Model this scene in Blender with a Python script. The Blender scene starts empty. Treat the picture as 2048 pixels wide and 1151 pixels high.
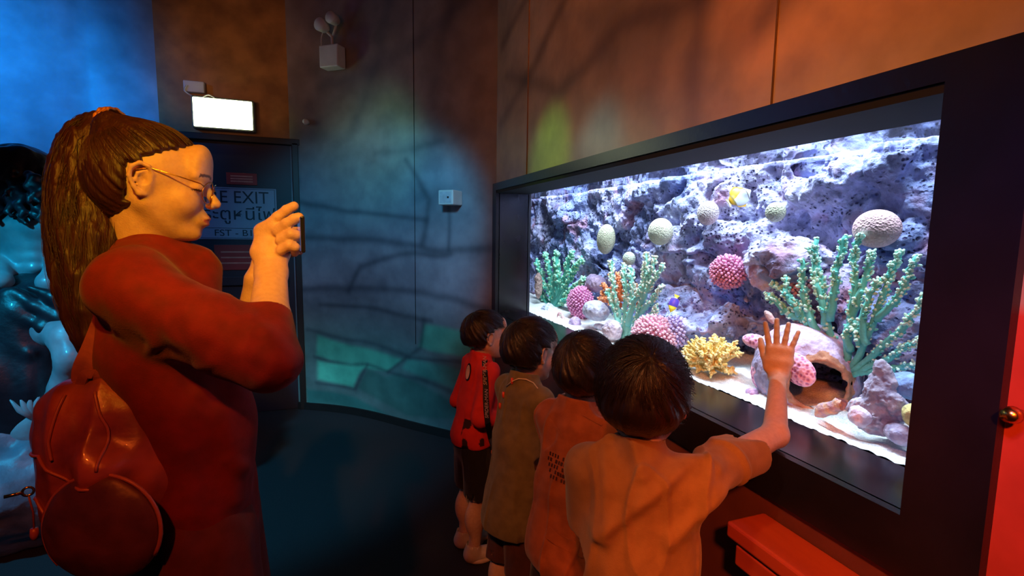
import bpy, math, random, time
import numpy as np
from mathutils import Vector, Matrix
random.seed(7); RNG = np.random.default_rng(7)
PI = math.pi
SC = bpy.context.scene
COL = SC.collection
A = np.array

# ------------------------------------------------------------------ camera
F_PX = 1000.0; W_PX, H_PX = 2048, 1151
YAW, PITCH, ROLL = math.radians(19.9), math.radians(6.3), math.radians(0.75)
CAM = A([0, 0, 1.4])
FWD = A([math.sin(YAW) * math.cos(PITCH), math.cos(YAW) * math.cos(PITCH), -math.sin(PITCH)])
_r = A([math.cos(YAW), -math.sin(YAW), 0.0]); _u = np.cross(_r, FWD)
RGT = _r * math.cos(ROLL) + _u * math.sin(ROLL)
UPV = _u * math.cos(ROLL) - _r * math.sin(ROLL)
cd = bpy.data.cameras.new('camera'); cam = bpy.data.objects.new('camera', cd); COL.objects.link(cam)
cd.sensor_width = 36; cd.lens = 36 * F_PX / W_PX; cd.clip_start = 0.02
M = Matrix((RGT, UPV, -FWD)).transposed().to_4x4(); M.translation = CAM
cam.matrix_world = M; SC.camera = cam

def ray(x, y): return FWD + RGT * (x - W_PX / 2) / F_PX - UPV * (y - H_PX / 2) / F_PX
def at(x, y, z): return CAM + ray(x, y) * z                 # a point of the place at its own distance z
def on_x(x, y, X): d = ray(x, y); return CAM + d * X / d[0]  # on a plane of the tank wall
def on_y(x, y, Y): d = ray(x, y); return CAM + d * Y / d[1]
def on_z(x, y, Z): d = ray(x, y); return CAM + d * (Z - 1.4) / d[2]

# ------------------------------------------------------------------ world, exposure
wd = bpy.data.worlds.new('world'); SC.world = wd; wd.use_nodes = True
wd.node_tree.nodes['Background'].inputs[0].default_value = (0.10, 0.12, 0.30, 1)
wd.node_tree.nodes['Background'].inputs[1].default_value = 0.045
SC.view_settings.view_transform = 'Standard'; SC.view_settings.look = 'None'
SC.view_settings.gamma = 1; SC.view_settings.use_curve_mapping = False
SC.view_settings.exposure = 0.0
SC.cycles.use_denoising = True
SC.cycles.max_bounces = 6; SC.cycles.transparent_max_bounces = 12
SC.cycles.sample_clamp_indirect = 4

# ------------------------------------------------------------------ lamps of the hall and added fill spots
def spot(name, loc, target, color, power, deg, blend=0.6, size=0.05):
    l = bpy.data.lights.new(name, 'SPOT'); l.color = color; l.energy = power
    l.spot_size = math.radians(deg); l.spot_blend = blend; l.shadow_soft_size = size
    o = bpy.data.objects.new(name, l); COL.objects.link(o); o.location = loc
    o.rotation_euler = (Vector(target) - Vector(loc)).to_track_quat('-Z', 'Y').to_euler()
    return o
def area(name, loc, target, color, power, sx, sy):
    l = bpy.data.lights.new(name, 'AREA'); l.shape = 'RECTANGLE'; l.size = sx; l.size_y = sy
    l.color = color; l.energy = power
    o = bpy.data.objects.new(name, l); COL.objects.link(o); o.location = loc
    o.rotation_euler = (Vector(target) - Vector(loc)).to_track_quat('-Z', 'Y').to_euler()
    return o
# the red and amber spots above and behind the visitors
spot('red_spot', (-0.55, -0.55, 2.75), (-0.25, 1.1, 1.35), (1.0, 0.13, 0.012), 75, 52, 0.5, 0.04)
spot('amber_spot', (-0.15, -0.35, 2.35), (-0.20, 1.15, 1.44), (1.0, 0.50, 0.02), 120, 26, 0.8, 0.03)
spot('orange_wall_spot', (-0.6, -0.3, 2.9), (0.97, 0.9, 2.4), (1.0, 0.27, 0.03), 150, 75, 0.9, 0.1)
spot('low_red_spot', (-0.1, -0.5, 1.9), (0.93, 0.42, 0.75), (1.0, 0.17, 0.02), 150, 46, 0.7, 0.05)
spot('warm_top_fill', (-0.9, 1.2, 2.2), (0.1, 3.9, 2.75), (1.0, 0.30, 0.14), 14, 55, 0.9, 0.1)  # added to warm the upper curved wall, no known lamp
spot('amber_back_fill', (-1.0, 2.9, 2.2), (-0.62, 4.16, 2.6), (1.0, 0.50, 0.18), 9, 55, 0.9, 0.1)  # added to brighten the brown wall around the exit light
spot('kids_fill', (-0.75, 0.0, 2.6), (0.72, 1.05, 1.0), (1.0, 0.43, 0.16), 52, 50, 0.7, 0.06)  # fill light added for the children
# blue light over the statue and the mural, then added spots for the coloured glints
spot('blue_statue_spot', (-2.3, 1.0, 2.8), (-1.22, 2.30, 1.10), (0.01, 0.55, 1.0), 330, 36, 0.6, 0.06)
spot('blue_back_spot', (-2.3, 2.6, 2.7), (-2.1, 3.95, 2.2), (0.0, 0.28, 1.0), 150, 84, 0.9, 0.1)
spot('blue_mural_spot', (0.1, 1.9, 2.1), (0.30, 3.7, 1.25), (0.05, 0.48, 0.85), 72, 60, 0.5, 0.1)
spot('green_glint_fill', (0.15, 1.9, 2.3), (0.97, 2.20, 1.72), (0.25, 1.0, 0.10), 22, 32, 0.9, 0.04)  # added in place of the green reflection above the tank
spot('green_far_fill', (0.02, 3.1, 2.1), (0.40, 3.75, 1.99), (0.22, 1.0, 0.40), 3.0, 84, 0.9, 0.05)  # added likewise for the green band on the curved wall
spot('violet_fill', (0.1, 0.1, 1.9), (0.95, 0.30, 1.35), (0.22, 0.08, 1.0), 22, 45, 0.9, 0.1)  # added for the purple gleam on the frame, source unseen
spot('teal_fill', (0.45, 1.5, 2.15), (0.95, 1.75, 1.66), (0.02, 0.6, 0.9), 9, 40, 0.9, 0.05)  # added for the blue gleam on the frame top, source unseen
# tubes over the aquarium
for i, yy in enumerate((0.75, 1.45, 2.15, 2.85)):
    area('aquarium_lamp', (1.26, yy, 2.5), (1.42, yy, 1.2), (0.70, 0.87, 1.0), 84, 0.62, 0.10)

# ------------------------------------------------------------------ small helpers
def srgb(r, g, b):
    f = lambda c: (c / 255 / 12.92) if c / 255 <= 0.04045 else ((c / 255 + 0.055) / 1.055) ** 2.4
    return (f(r), f(g), f(b), 1)
def mat(name, c1, c2=None, rough=0.6, scale=20, metal=0, bump=0, bscale=None, spec=0.5, sss=0, attr=False,
        coat=0, detail=4, emis=None, estr=0, stretch=None, voro=False, alpha=None, trans=0, sheen=0):
    m = bpy.data.materials.new(name); m.use_nodes = True
    nt = m.node_tree; N = nt.nodes; L = nt.links; b = N['Principled BSDF']
    b.inputs['Roughness'].default_value = rough; b.inputs['Metallic'].default_value = metal
    b.inputs['Specular IOR Level'].default_value = spec
    b.inputs['Coat Weight'].default_value = coat
    b.inputs['Sheen Weight'].default_value = sheen
    b.inputs['Transmission Weight'].default_value = trans
    if sss:
        b.inputs['Subsurface Weight'].default_value = sss
        b.inputs['Subsurface Radius'].default_value = (0.012, 0.005, 0.003); b.inputs['Subsurface Scale'].default_value = 0.6
    tc = N.new('ShaderNodeTexCoord'); mp = N.new('ShaderNodeMapping'); L.new(tc.outputs['Object'], mp.inputs['Vector'])
    if stretch: mp.inputs['Scale'].default_value = stretch
    nz = N.new('ShaderNodeTexNoise'); nz.inputs['Scale'].default_value = scale; nz.inputs['Detail'].default_value = detail
    L.new(mp.outputs[0], nz.inputs['Vector'])
    c2 = c2 or tuple(min(1, x * 0.75) for x in c1[:3]) + (1,)
    rmp = N.new('ShaderNodeValToRGB'); rmp.color_ramp.elements[0].position = 0.35; rmp.color_ramp.elements[1].position = 0.65
    rmp.color_ramp.elements[0].color = c2; rmp.color_ramp.elements[1].color = c1
    L.new(nz.outputs['Fac'], rmp.inputs['Fac']); out = rmp.outputs[0]
    if attr:
        at_ = N.new('ShaderNodeAttribute'); at_.attribute_name = 'Col'
        mx = N.new('ShaderNodeMix'); mx.data_type = 'RGBA'; mx.blend_type = 'MULTIPLY'; mx.inputs['Factor'].default_value = 1
        L.new(at_.outputs['Color'], mx.inputs['A']); L.new(out, mx.inputs['B']); out = mx.outputs['Result']
    L.new(out, b.inputs['Base Color'])
    if bump:
        bp = N.new('ShaderNodeBump'); bp.inputs['Strength'].default_value = 1; bp.inputs['Distance'].default_value = bump
        if voro:
            v = N.new('ShaderNodeTexVoronoi'); v.inputs['Scale'].default_value = bscale or scale
            L.new(mp.outputs[0], v.inputs['Vector']); L.new(v.outputs['Distance'], bp.inputs['Height'])
        else:
            v = N.new('ShaderNodeTexNoise'); v.inputs['Scale'].default_value = bscale or scale * 3; v.inputs['Detail'].default_value = 5
            L.new(mp.outputs[0], v.inputs['Vector']); L.new(v.outputs['Fac'], bp.inputs['Height'])
        L.new(bp.outputs[0], b.inputs['Normal'])
    if emis: b.inputs['Emission Color'].default_value = emis; b.inputs['Emission Strength'].default_value = estr
    return m

def link(name, me, m=None, parent=None, smooth=True):
    o = bpy.data.objects.new(name, me); COL.objects.link(o)
    if m is not None:
        for x in (m if isinstance(m, (list, tuple)) else [m]): me.materials.append(x)
    if parent is not None: o.parent = parent
    if smooth and hasattr(me, 'polygons') and len(me.polygons):
        me.polygons.foreach_set('use_smooth', np.ones(len(me.polygons), bool)); me.update()
    return o
def tag(o, label, cat, group=None, kind=None):
    o['label'] = label; o['category'] = cat
    if group: o['group'] = group
    if kind: o['kind'] = kind
    return o
def struct(o): o['kind'] = 'structure'; return o
def empty(name, loc, label=None, cat=None, group=None):
    o = bpy.data.objects.new(name, None); COL.objects.link(o); o.location = loc; o.empty_display_size = 0.05
    if label: tag(o, label, cat, group)
    return o
def rebase(root, *parts):
    """parts are built in world coordinates; hang them on the root without moving them"""
    mi = Matrix.Translation(-Vector(root.location))
    for p in parts:
        if p.parent is None: p.parent = root
        p.data.transform(mi)

class MB:
    def __init__(s): s.v = []; s.f = []; s.c = []; s.n = 0
    def add(s, v, f, col=None):
        v = np.asarray(v, float); s.v.append(v); s.f += [tuple(i + s.n for i in q) for q in f]; s.n += len(v)
        s.c.append(np.tile(A(col if col is not None else (1, 1, 1), float)[:3], (len(v), 1)))
    def box(s, c, h, R=None, col=None, taper=1.0):
        v = A([[x, y, z] for x in (-1, 1) for y in (-1, 1) for z in (-1, 1)], float)
        v = v * A([1, 1, 1]) * A(h); v[v[:, 2] > 0, :2] *= taper
        if R is not None: v = v @ np.asarray(R).T
        s.add(v + A(c), [(0, 1, 3, 2), (4, 6, 7, 5), (0, 4, 5, 1), (2, 3, 7, 6), (0, 2, 6, 4), (1, 5, 7, 3)], col)
    def tube(s, pts, rad, n=8, col=None, cap=True, flat=None):
        pts = A(pts, float); m = len(pts); rad = np.broadcast_to(A(rad, float), (m,))
        T = np.gradient(pts, axis=0); T /= np.linalg.norm(T, axis=1)[:, None] + 1e-12
        a = A([0, 0, 1.0]) if abs(T[0][2]) < 0.9 else A([1.0, 0, 0])
        N_ = np.cross(T[0], a); N_ /= np.linalg.norm(N_); V = []
        th = np.linspace(0, 2 * PI, n, endpoint=False)
        for i in range(m):
            N_ = N_ - T[i] * (N_ @ T[i]); N_ /= np.linalg.norm(N_) + 1e-12; B = np.cross(T[i], N_)
            V.append(pts[i] + rad[i] * (np.cos(th)[:, None] * N_ + np.sin(th)[:, None] * B * (flat or 1)))
        V = np.vstack(V); Fq = [(i * n + j, i * n + (j + 1) % n, (i + 1) * n + (j + 1) % n, (i + 1) * n + j) for i in range(m - 1) for j in range(n)]
        if cap: Fq += [tuple(range(n - 1, -1, -1)), tuple((m - 1) * n + j for j in range(n))]
        s.add(V, Fq, col)
    def dome(s, p, d, L_, r, col=None, n=6):
        d = A(d, float); d /= np.linalg.norm(d) + 1e-9; p = A(p, float)
        s.tube([p, p + d * L_ * .55, p + d * L_ * .85, p + d * L_], [r * .85, r, r * .75, r * .2], n, col)
    def build(s, name, m=None, parent=None, smooth=True, attr=False):
        me = bpy.data.meshes.new(name); V = np.vstack(s.v)
        me.from_pydata(V.tolist(), [], s.f); me.update()
        if attr: setcol(me, np.vstack(s.c))
        return link(name, me, m, parent, smooth)
def setcol(me, c):
    a = me.color_attributes.new('Col', 'FLOAT_COLOR', 'POINT')
    c4 = np.ones((len(c), 4), np.float32); c4[:, :3] = c; a.data.foreach_set('color', c4.ravel())
def bevel(o, w, seg=2):
    md = o.modifiers.new('bevel', 'BEVEL'); md.width = w; md.segments = seg; md.limit_method = 'ANGLE'; return o
def boxobj(name, lo, hi, m, parent=None, bv=0, R=None):
    lo, hi = A(lo, float), A(hi, float); b = MB(); b.box((lo + hi) / 2, (hi - lo) / 2, R)
    o = b.build(name, m, parent, smooth=False)
    if bv: bevel(o, bv)
    return o

# ------------------------------------------------------------------ noise
def _h(i, j, k, s=0):
    n = (i * 374761393 + j * 668265263 + k * 2147483647 % 4294967296 + k * 1274126177 + s * 974711) & 0xffffffff
    n = ((n ^ (n >> 13)) * 1274126177) & 0xffffffff
    return ((n ^ (n >> 16)) & 0xffffff) / float(0xffffff)
def vnoise(P, seed=0):
    P = np.asarray(P, float); I = np.floor(P).astype(np.int64); f = P - I; f = f * f * (3 - 2 * f); r = 0
    for dx in (0, 1):
        for dy in (0, 1):
            for dz in (0, 1):
                w = (f[..., 0] if dx else 1 - f[..., 0]) * (f[..., 1] if dy else 1 - f[..., 1]) * (f[..., 2] if dz else 1 - f[..., 2])
                r = r + w * _h(I[..., 0] + dx, I[..., 1] + dy, I[..., 2] + dz, seed)
    return r * 2 - 1
def fbm(P, oc=4, seed=0, g=0.5):
    r = 0; a = 1.0; P = np.asarray(P, float)
    for o in range(oc): r = r + a * vnoise(P, seed + o * 17); P = P * 2.03 + 11.3; a *= g
    return r
def worley(P, seed=0):
    P = np.asarray(P, float); I = np.floor(P).astype(np.int64); best = np.full(P.shape[:-1], 9.0)
    for dx in (-1, 0, 1):
        for dy in (-1, 0, 1):
            for dz in (-1, 0, 1):
                c = I + A([dx, dy, dz]); q = np.stack([c[..., 0] + _h(c[..., 0], c[..., 1], c[..., 2], seed),
                    c[..., 1] + _h(c[..., 0], c[..., 1], c[..., 2], seed + 5), c[..., 2] + _h(c[..., 0], c[..., 1], c[..., 2], seed + 9)], -1)
                best = np.minimum(best, ((q - P) ** 2).sum(-1))
    return np.sqrt(best)

# ------------------------------------------------------------------ implicit surfaces, meshed with surface nets
def nrm(v): v = A(v, float); return v / (np.linalg.norm(v) + 1e-12)
def basis(w, u=None):
    w = nrm(w); u = A(u if u is not None else ((0, 0, 1) if abs(w[2]) < .9 else (1, 0, 0)), float)
    u = nrm(u - w * (u @ w)); return u, np.cross(w, u), w
def eul(rx, ry, rz): return A(Matrix.Rotation(rz, 3, 'Z') @ Matrix.Rotation(ry, 3, 'Y') @ Matrix.Rotation(rx, 3, 'X'))
class SDF:
    """a solid as an ordered list of blended shapes; T maps local to world coordinates"""
    def __init__(s, T=None, scale=1.0): s.ops = []; s.T = T; s.sc = scale
    def w(s, p): return A(p, float) if s.T is None else s.T[:3, :3] @ A(p, float) + s.T[:3, 3]
    def wd(s, d): return A(d, float) if s.T is None else s.T[:3, :3] @ A(d, float) / s.sc
    def op(s, kind, f, k): s.ops.append((kind, f, k)); return s
    def cap(s, a, b, ra, rb=None, k=.01, kind='add'):
        a, b = s.w(a), s.w(b); ra *= s.sc; rb = ra if rb is None else rb * s.sc; d = b - a; dd = d @ d + 1e-12
        def f(P):
            t = np.clip(((P - a) @ d) / dd, 0, 1); return np.linalg.norm(P - a - t[..., None] * d, axis=-1) - (ra + (rb - ra) * t)
        return s.op(kind, f, k * s.sc)
    def chain(s, pts, rad, k=.01, kind='add'):
        for i in range(len(pts) - 1): s.cap(pts[i], pts[i + 1], rad[i], rad[i + 1], k, kind)
        return s
    def ell(s, c, r, R=None, k=.01, kind='add'):
        c = s.w(c); r = A(r, float) * s.sc; Q = np.eye(3) if R is None else A(R)
        if s.T is not None: Q = (s.T[:3, :3] / s.sc) @ Q
        def f(P):
            q = (P - c) @ Q; a = np.linalg.norm(q / r, axis=-1); b = np.linalg.norm(q / r ** 2, axis=-1) + 1e-9
            return a * (a - 1) / b
        return s.op(kind, f, k * s.sc)
    def seg(s, a, b, ra, rb, side, k=.01, kind='add'):
        """tapered limb with elliptic section: ra=(along side, across)"""
        a, b = s.w(a), s.w(b); ra = A(ra, float) * s.sc; rb = A(rb, float) * s.sc; u, v, w_ = basis(b - a, s.wd(side)); Ln = np.linalg.norm(b - a)
        def f(P):
            p = P - a; z = p @ w_; t = np.clip(z / Ln, 0, 1); rx = ra[0] + (rb[0] - ra[0]) * t; ry = ra[1] + (rb[1] - ra[1]) * t
            rz = np.minimum(rx, ry); x = p @ u; y = p @ v; ze = z - t * Ln
            a_ = np.sqrt((x / rx) ** 2 + (y / ry) ** 2 + (ze / rz) ** 2); b_ = np.sqrt((x / rx ** 2) ** 2 + (y / ry ** 2) ** 2 + (ze / rz ** 2) ** 2) + 1e-9
            return a_ * (a_ - 1) / b_
        return s.op(kind, f, k * s.sc)
    def box(s, c, h, R=None, rnd=.01, k=.01, kind='add'):
        c = s.w(c); h = A(h, float) * s.sc - rnd * s.sc; Q = np.eye(3) if R is None else A(R); rn = rnd * s.sc
        if s.T is not None: Q = (s.T[:3, :3] / s.sc) @ Q
        def f(P):
            q = np.abs((P - c) @ Q) - h
            return np.linalg.norm(np.maximum(q, 0), axis=-1) + np.minimum(q.max(-1), 0) - rn
        return s.op(kind, f, k * s.sc)
    def disp(s, f, amp=.02): return s.op('disp', f, amp)
    def cut(s, f, k=.003): return s.op('sub', f, k)   # f: negative inside what is removed
    @staticmethod
    def _comb(kind, d, x, k):
        if kind == 'add':
            h = np.clip(.5 + .5 * (d - x) / k, 0, 1); return d + (x - d) * h - k * h * (1 - h)
        if kind == 'sub':
            h = np.clip(.5 - .5 * (d + x) / k, 0, 1); return d + (-x - d) * h + k * h * (1 - h)
        if kind == 'and':
            h = np.clip(.5 - .5 * (x - d) / k, 0, 1); return x + (d - x) * h + k * h * (1 - h)
        return d + x
    def mesh(s, lo, hi, h, name='m', cols=None):
        B = 8; lo = A(lo, float); nb = np.ceil((A(hi, float) - lo) / (h * B)).astype(int); nb = np.maximum(nb, 1)
        g = np.stack(np.meshgrid(*[np.arange(n) for n in nb], indexing='ij'), -1).reshape(-1, 3)
        cen = lo + (g * B + (B - 1) / 2) * h; R = B * h * .87
        D = []; tot = np.full(len(cen), 10.0); mg = 0
        for kind, f, k in s.ops:
            if kind == 'disp': D.append(None); mg += k; continue
            x = f(cen); D.append(x); tot = s._comb(kind, tot, x, k)
        act = np.where(np.abs(tot) < R * 1.6 + mg)[0]
        V = np.where(tot < 0, -1.0, 1.0).astype(np.float32)
        full = np.repeat(V[:, None], B ** 3, 1)
        off = np.stack(np.meshgrid(*[np.arange(B)] * 3, indexing='ij'), -1).reshape(-1, 3) * h
        for c0 in range(0, len(act), 1500):
            ix = act[c0:c0 + 1500]; corner = lo + g[ix] * B * h; P = corner[:, None, :] + off[None]
            d = np.full(P.shape[:2], 10.0); floor = tot[ix]
            for (kind, f, k), x in zip(s.ops, D):
                if kind == 'disp': d = d + f(P); continue
                if kind == 'add': m_ = x[ix] < np.maximum(floor, 0) + 2.2 * R + k + .01
                elif kind == 'sub': m_ = x[ix] < 2 * R + k + .01
                else: m_ = np.ones(len(ix), bool)
                if not m_.any(): continue
                d[m_] = s._comb(kind, d[m_], f(P[m_]), k)
            full[ix] = d
        G = full.reshape(*nb, B, B, B).transpose(0, 3, 1, 4, 2, 5).reshape(nb * B)
        return nets(G, lo, h, name, cols)
def nets(G, lo, h, name, cols=None):
    ins = G < 0; s_ = 0
    for dx in (0, 1):
        for dy in (0, 1):
            for dz in (0, 1):
                s_ = s_ + ins[dx:G.shape[0] - 1 + dx, dy:G.shape[1] - 1 + dy, dz:G.shape[2] - 1 + dz].astype(np.int8)
    C = np.argwhere((s_ > 0) & (s_ < 8)); idx = np.full(s_.shape, -1, np.int64); idx[tuple(C.T)] = np.arange(len(C))
    off = A([[x, y, z] for x in (0, 1) for y in (0, 1) for z in (0, 1)])
    cv = np.stack([G[tuple((C + o).T)] for o in off], 1).astype(float)
    acc = np.zeros((len(C), 3)); cnt = np.zeros(len(C))
    for a in range(8):
        for b in range(a + 1, 8):
            if np.abs(off[a] - off[b]).sum() != 1: continue
            m_ = (cv[:, a] < 0) != (cv[:, b] < 0); t = cv[m_, a] / (cv[m_, a] - cv[m_, b])
            acc[m_] += off[a] + t[:, None] * (off[b] - off[a]); cnt[m_] += 1
    V = lo + (C + acc / cnt[:, None]) * h; Q = []
    for ax in range(3):
        n = [slice(None)] * 3; n2 = [slice(None)] * 3; n[ax] = slice(0, -1); n2[ax] = slice(1, None)
        E = np.argwhere(ins[tuple(n)] != ins[tuple(n2)]); u, v = [(1, 2), (2, 0), (0, 1)][ax]
        E = E[(E[:, u] > 0) & (E[:, v] > 0) & (E[:, u] < s_.shape[u]) & (E[:, v] < s_.shape[v])]
        if not len(E): continue
        du = np.zeros(3, int); dv = np.zeros(3, int); du[u] = 1; dv[v] = 1
        q = np.stack([idx[tuple((E - du - dv).T)], idx[tuple((E - dv).T)], idx[tuple(E.T)], idx[tuple((E - du).T)]], 1)
        fl = ~ins[tuple(E.T)]; q[fl] = q[fl][:, ::-1]; Q.append(q)
    Q = np.vstack(Q); Q = Q[(Q >= 0).all(1)]
    me = bpy.data.meshes.new(name); me.vertices.add(len(V)); me.vertices.foreach_set('co', V.astype(np.float32).ravel())
    me.loops.add(Q.size); me.loops.foreach_set('vertex_index', Q.astype(np.int32).ravel())
    me.polygons.add(len(Q)); me.polygons.foreach_set('loop_start', np.arange(0, Q.size, 4, dtype=np.int32))
    me.update(calc_edges=True)
    if cols is not None: setcol(me, cols(V))
    return me
# ------------------------------------------------------------------ the hall
def seg_dist(P, pts):
    """distance of 2D points to a polyline"""
    best = np.full(len(P), 9.0)
    for a, b in zip(pts[:-1], pts[1:]):
        a, b = A(a, float), A(b, float); d = b - a; t = np.clip(((P - a) @ d) / (d @ d + 1e-12), 0, 1)
        best = np.minimum(best, np.linalg.norm(P - a - t[:, None] * d, axis=1))
    return best
def in_poly(P, poly):
    x, y = P[:, 0], P[:, 1]; r = np.zeros(len(P), bool); n = len(poly)
    for i in range(n):
        (x1, y1), (x2, y2) = poly[i], poly[(i + 1) % n]
        if y1 == y2: continue
        r ^= ((y1 > y) != (y2 > y)) & (x < (x2 - x1) * (y - y1) / (y2 - y1) + x1)
    return r
def sheet(name, fn, s0, s1, z0, z1, step, colf, m):
    ns, nz = int((s1 - s0) / step) + 1, int((z1 - z0) / step) + 1
    S, Z = np.meshgrid(np.linspace(s0, s1, ns), np.linspace(z0, z1, nz), indexing='ij')
    V = fn(S.ravel(), Z.ravel()); i = np.arange(ns * nz).reshape(ns, nz)
    q = np.stack([i[:-1, :-1], i[1:, :-1], i[1:, 1:], i[:-1, 1:]], -1).reshape(-1, 4)
    me = bpy.data.meshes.new(name); me.from_pydata(V.tolist(), [], q.tolist()); me.update()
    setcol(me, colf(np.stack([S.ravel(), Z.ravel()], 1)))
    return struct(link(name, me, m))
M_mural = mat('mural_paint', (1, 1, 1, 1), (.72, .72, .74, 1), rough=.34, scale=7, attr=True, bump=.002, bscale=9, spec=.5)
M_black = mat('black_paint', srgb(26, 24, 34), srgb(20, 19, 27), rough=.32, scale=9, bump=.0004, bscale=60)
M_reveal = mat('glossy_black_reveal', srgb(30, 27, 38), srgb(24, 21, 30), rough=.22, scale=12, spec=.5)
M_carpet = mat('dark_carpet', srgb(42, 38, 42), srgb(28, 26, 28), rough=.9, scale=240, bump=.002, bscale=500)
M_metal = mat('white_enamel', srgb(225, 225, 220), srgb(205, 205, 200), rough=.35, scale=5)
M_cable = mat('pale_cable', srgb(210, 205, 195), rough=.5)
M_door = mat('door_paint', srgb(40, 34, 46), srgb(32, 28, 38), rough=.5, scale=5)
M_dark = mat('dark_trim', srgb(30, 26, 24), rough=.5)

# curved mural wall
_ct = A([(-.27, 4.16), (0, 4.0), (.244, 3.79), (.579, 3.40), (.80, 3.16), (.97, 2.99)])
_c = np.vstack([2 * _ct[0] - _ct[1], _ct, 2 * _ct[-1] - _ct[-2]]); WP = []
for i in range(1, len(_c) - 2):
    for t in np.linspace(0, 1, 12, endpoint=False):
        p0, p1, p2, p3 = _c[i - 1:i + 3]
        WP.append(.5 * (2 * p1 + (p2 - p0) * t + (2 * p0 - 5 * p1 + 4 * p2 - p3) * t * t + (3 * p1 - p0 - 3 * p2 + p3) * t ** 3))
WP.append(_c[-2]); WP = A(WP); WS = np.r_[0, np.cumsum(np.linalg.norm(np.diff(WP, axis=0), axis=1))]
def curved(S, Z): return np.stack([np.interp(S, WS, WP[:, 0]), np.interp(S, WS, WP[:, 1]), Z], 1)
def paint_lines(c, P, lines, base_w, col, k=1.0):
    for pts, w in lines:
        d = seg_dist(P, pts); a = np.exp(-(d / (w * base_w)) ** 2)[:, None] * k * 1.1
        c = c * (1 - a) + A(col) * a
    return c
def mural_curved(P):
    S, Z = P[:, 0], P[:, 1]; Q = np.stack([S * 1.6, Z * 3.2, S * 0], 1)
    n = fbm(Q, 4, 3)[:, None]; w = P + .022 * np.stack([fbm(P3(P) * 3, 2, 8), fbm(P3(P) * 3, 2, 9)], 1)
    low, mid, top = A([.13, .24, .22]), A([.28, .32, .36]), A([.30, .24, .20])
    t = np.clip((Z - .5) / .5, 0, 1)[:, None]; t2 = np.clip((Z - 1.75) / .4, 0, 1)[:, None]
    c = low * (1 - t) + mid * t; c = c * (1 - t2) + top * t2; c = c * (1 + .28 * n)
    grn, grn2, grn3 = A([.13, .70, .46]), A([.11, .50, .34]), A([.10, .36, .28])
    for poly, col in (([(.157, .614), (.461, .556), (.748, .531), (.998, .509), (.818, .372), (.456, .362), (.159, .417)], grn2),
                      ([(.168, .40), (.623, .41), (.548, .314), (.488, .197), (.161, .218)], grn),
                      ([(1.151, .794), (1.535, .78), (1.75, .638), (1.45, .575), (1.082, .6)], grn2),
                      ([(.999, .53), (1.38, .52), (1.75, .43), (1.75, .25), (1.125, .384), (.94, .428)], grn3),
                      ([(.62, .40), (.80, .36), (.92, .41), (1.3, .30), (1.7, .12), (1.0, .08), (.50, .20)], A([.07, .20, .17])),
                      ([(.05, .16), (.5, .15), (.9, .06), (.5, .02), (.05, .02)], A([.05, .22, .19]))):
        m_ = in_poly(w, poly)
        edge = np.clip(seg_dist(w, list(poly) + [poly[0]]) / .03, 0, 1)[:, None]
        c = np.where(m_[:, None], c * (1 - edge) + col * (1 + .25 * n) * edge, c)
    dk = A([.035, .05, .07])
    ln = [([(.067, 1.604), (.488, 1.549), (1.178, 1.476)], 1), ([(.058, 1.361), (.482, 1.33), (1.176, 1.275), (1.678, 1.273)], 1.2),
          ([(.45, .95), (.569, 1.13), (.952, 1.217), (1.38, 1.248)], 1), ([(.043, .94), (.565, .97), (1.174, .969), (1.681, .923)], 1.2),
          ([(.206, .83), (.754, .828), (1.215, .8)], .8), ([(.1, .63), (.46, .585), (.75, .56), (1.02, .53), (1.12, .61), (1.16, .80)], .8),
          ([(1.36, 1.55), (1.36, 1.28)], .8), ([(.159, .41), (.456, .385), (.62, .42), (.818, .385), (1.0, .52), (1.4, .55), (1.7, .54)], .6),
          ([(.62, .41), (.5, .2), (.16, .2)], .6), ([(.818, .385), (1.13, .375), (1.5, .29)], .7),
          ([(1.02, 1.9), (1.2, 1.6), (1.15, 1.3)], 1.0), ([(.259, 2.43), (.79, 2.52), (1.10, 2.62), (1.7, 2.9)], 1.2),
          ([(.507, 2.1), (.65, 2.4), (.792, 2.6), (.9, 3.1)], 1.2), ([(1.25, 2.0), (1.3, 2.6), (1.5, 3.1)], 1.3), ([(.75, 1.95), (1.3, 1.98)], .6)]
    c = paint_lines(c, w, ln[:11], .024, dk, .5); c = paint_lines(c, w, ln[11:], .045, dk, .3)
    return np.clip(c, 0.01, 1)
def P3(P): return np.concatenate([P, np.zeros((len(P), 1))], 1)
sheet('wall_curved', curved, 0, WS[-1], 0, 3.3, .013, mural_curved, M_mural)
# panel joints of the curved wall
jb = MB()
for s_, z0, z1 in ((1.09, .62, 2.9),):
    p = curved(A([s_]), A([0]))[0]; q = curved(A([s_ + .01]), A([0]))[0]; t = nrm(q - p); nn = A([t[1], -t[0], 0]) * -1
    jb.box((p[0], p[1], (z0 + z1) / 2), (.002, .002, (z1 - z0) / 2))
jb.add([(0, 0, 0)], []) if False else None
struct(jb.build('trim_1', M_dark))

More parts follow.
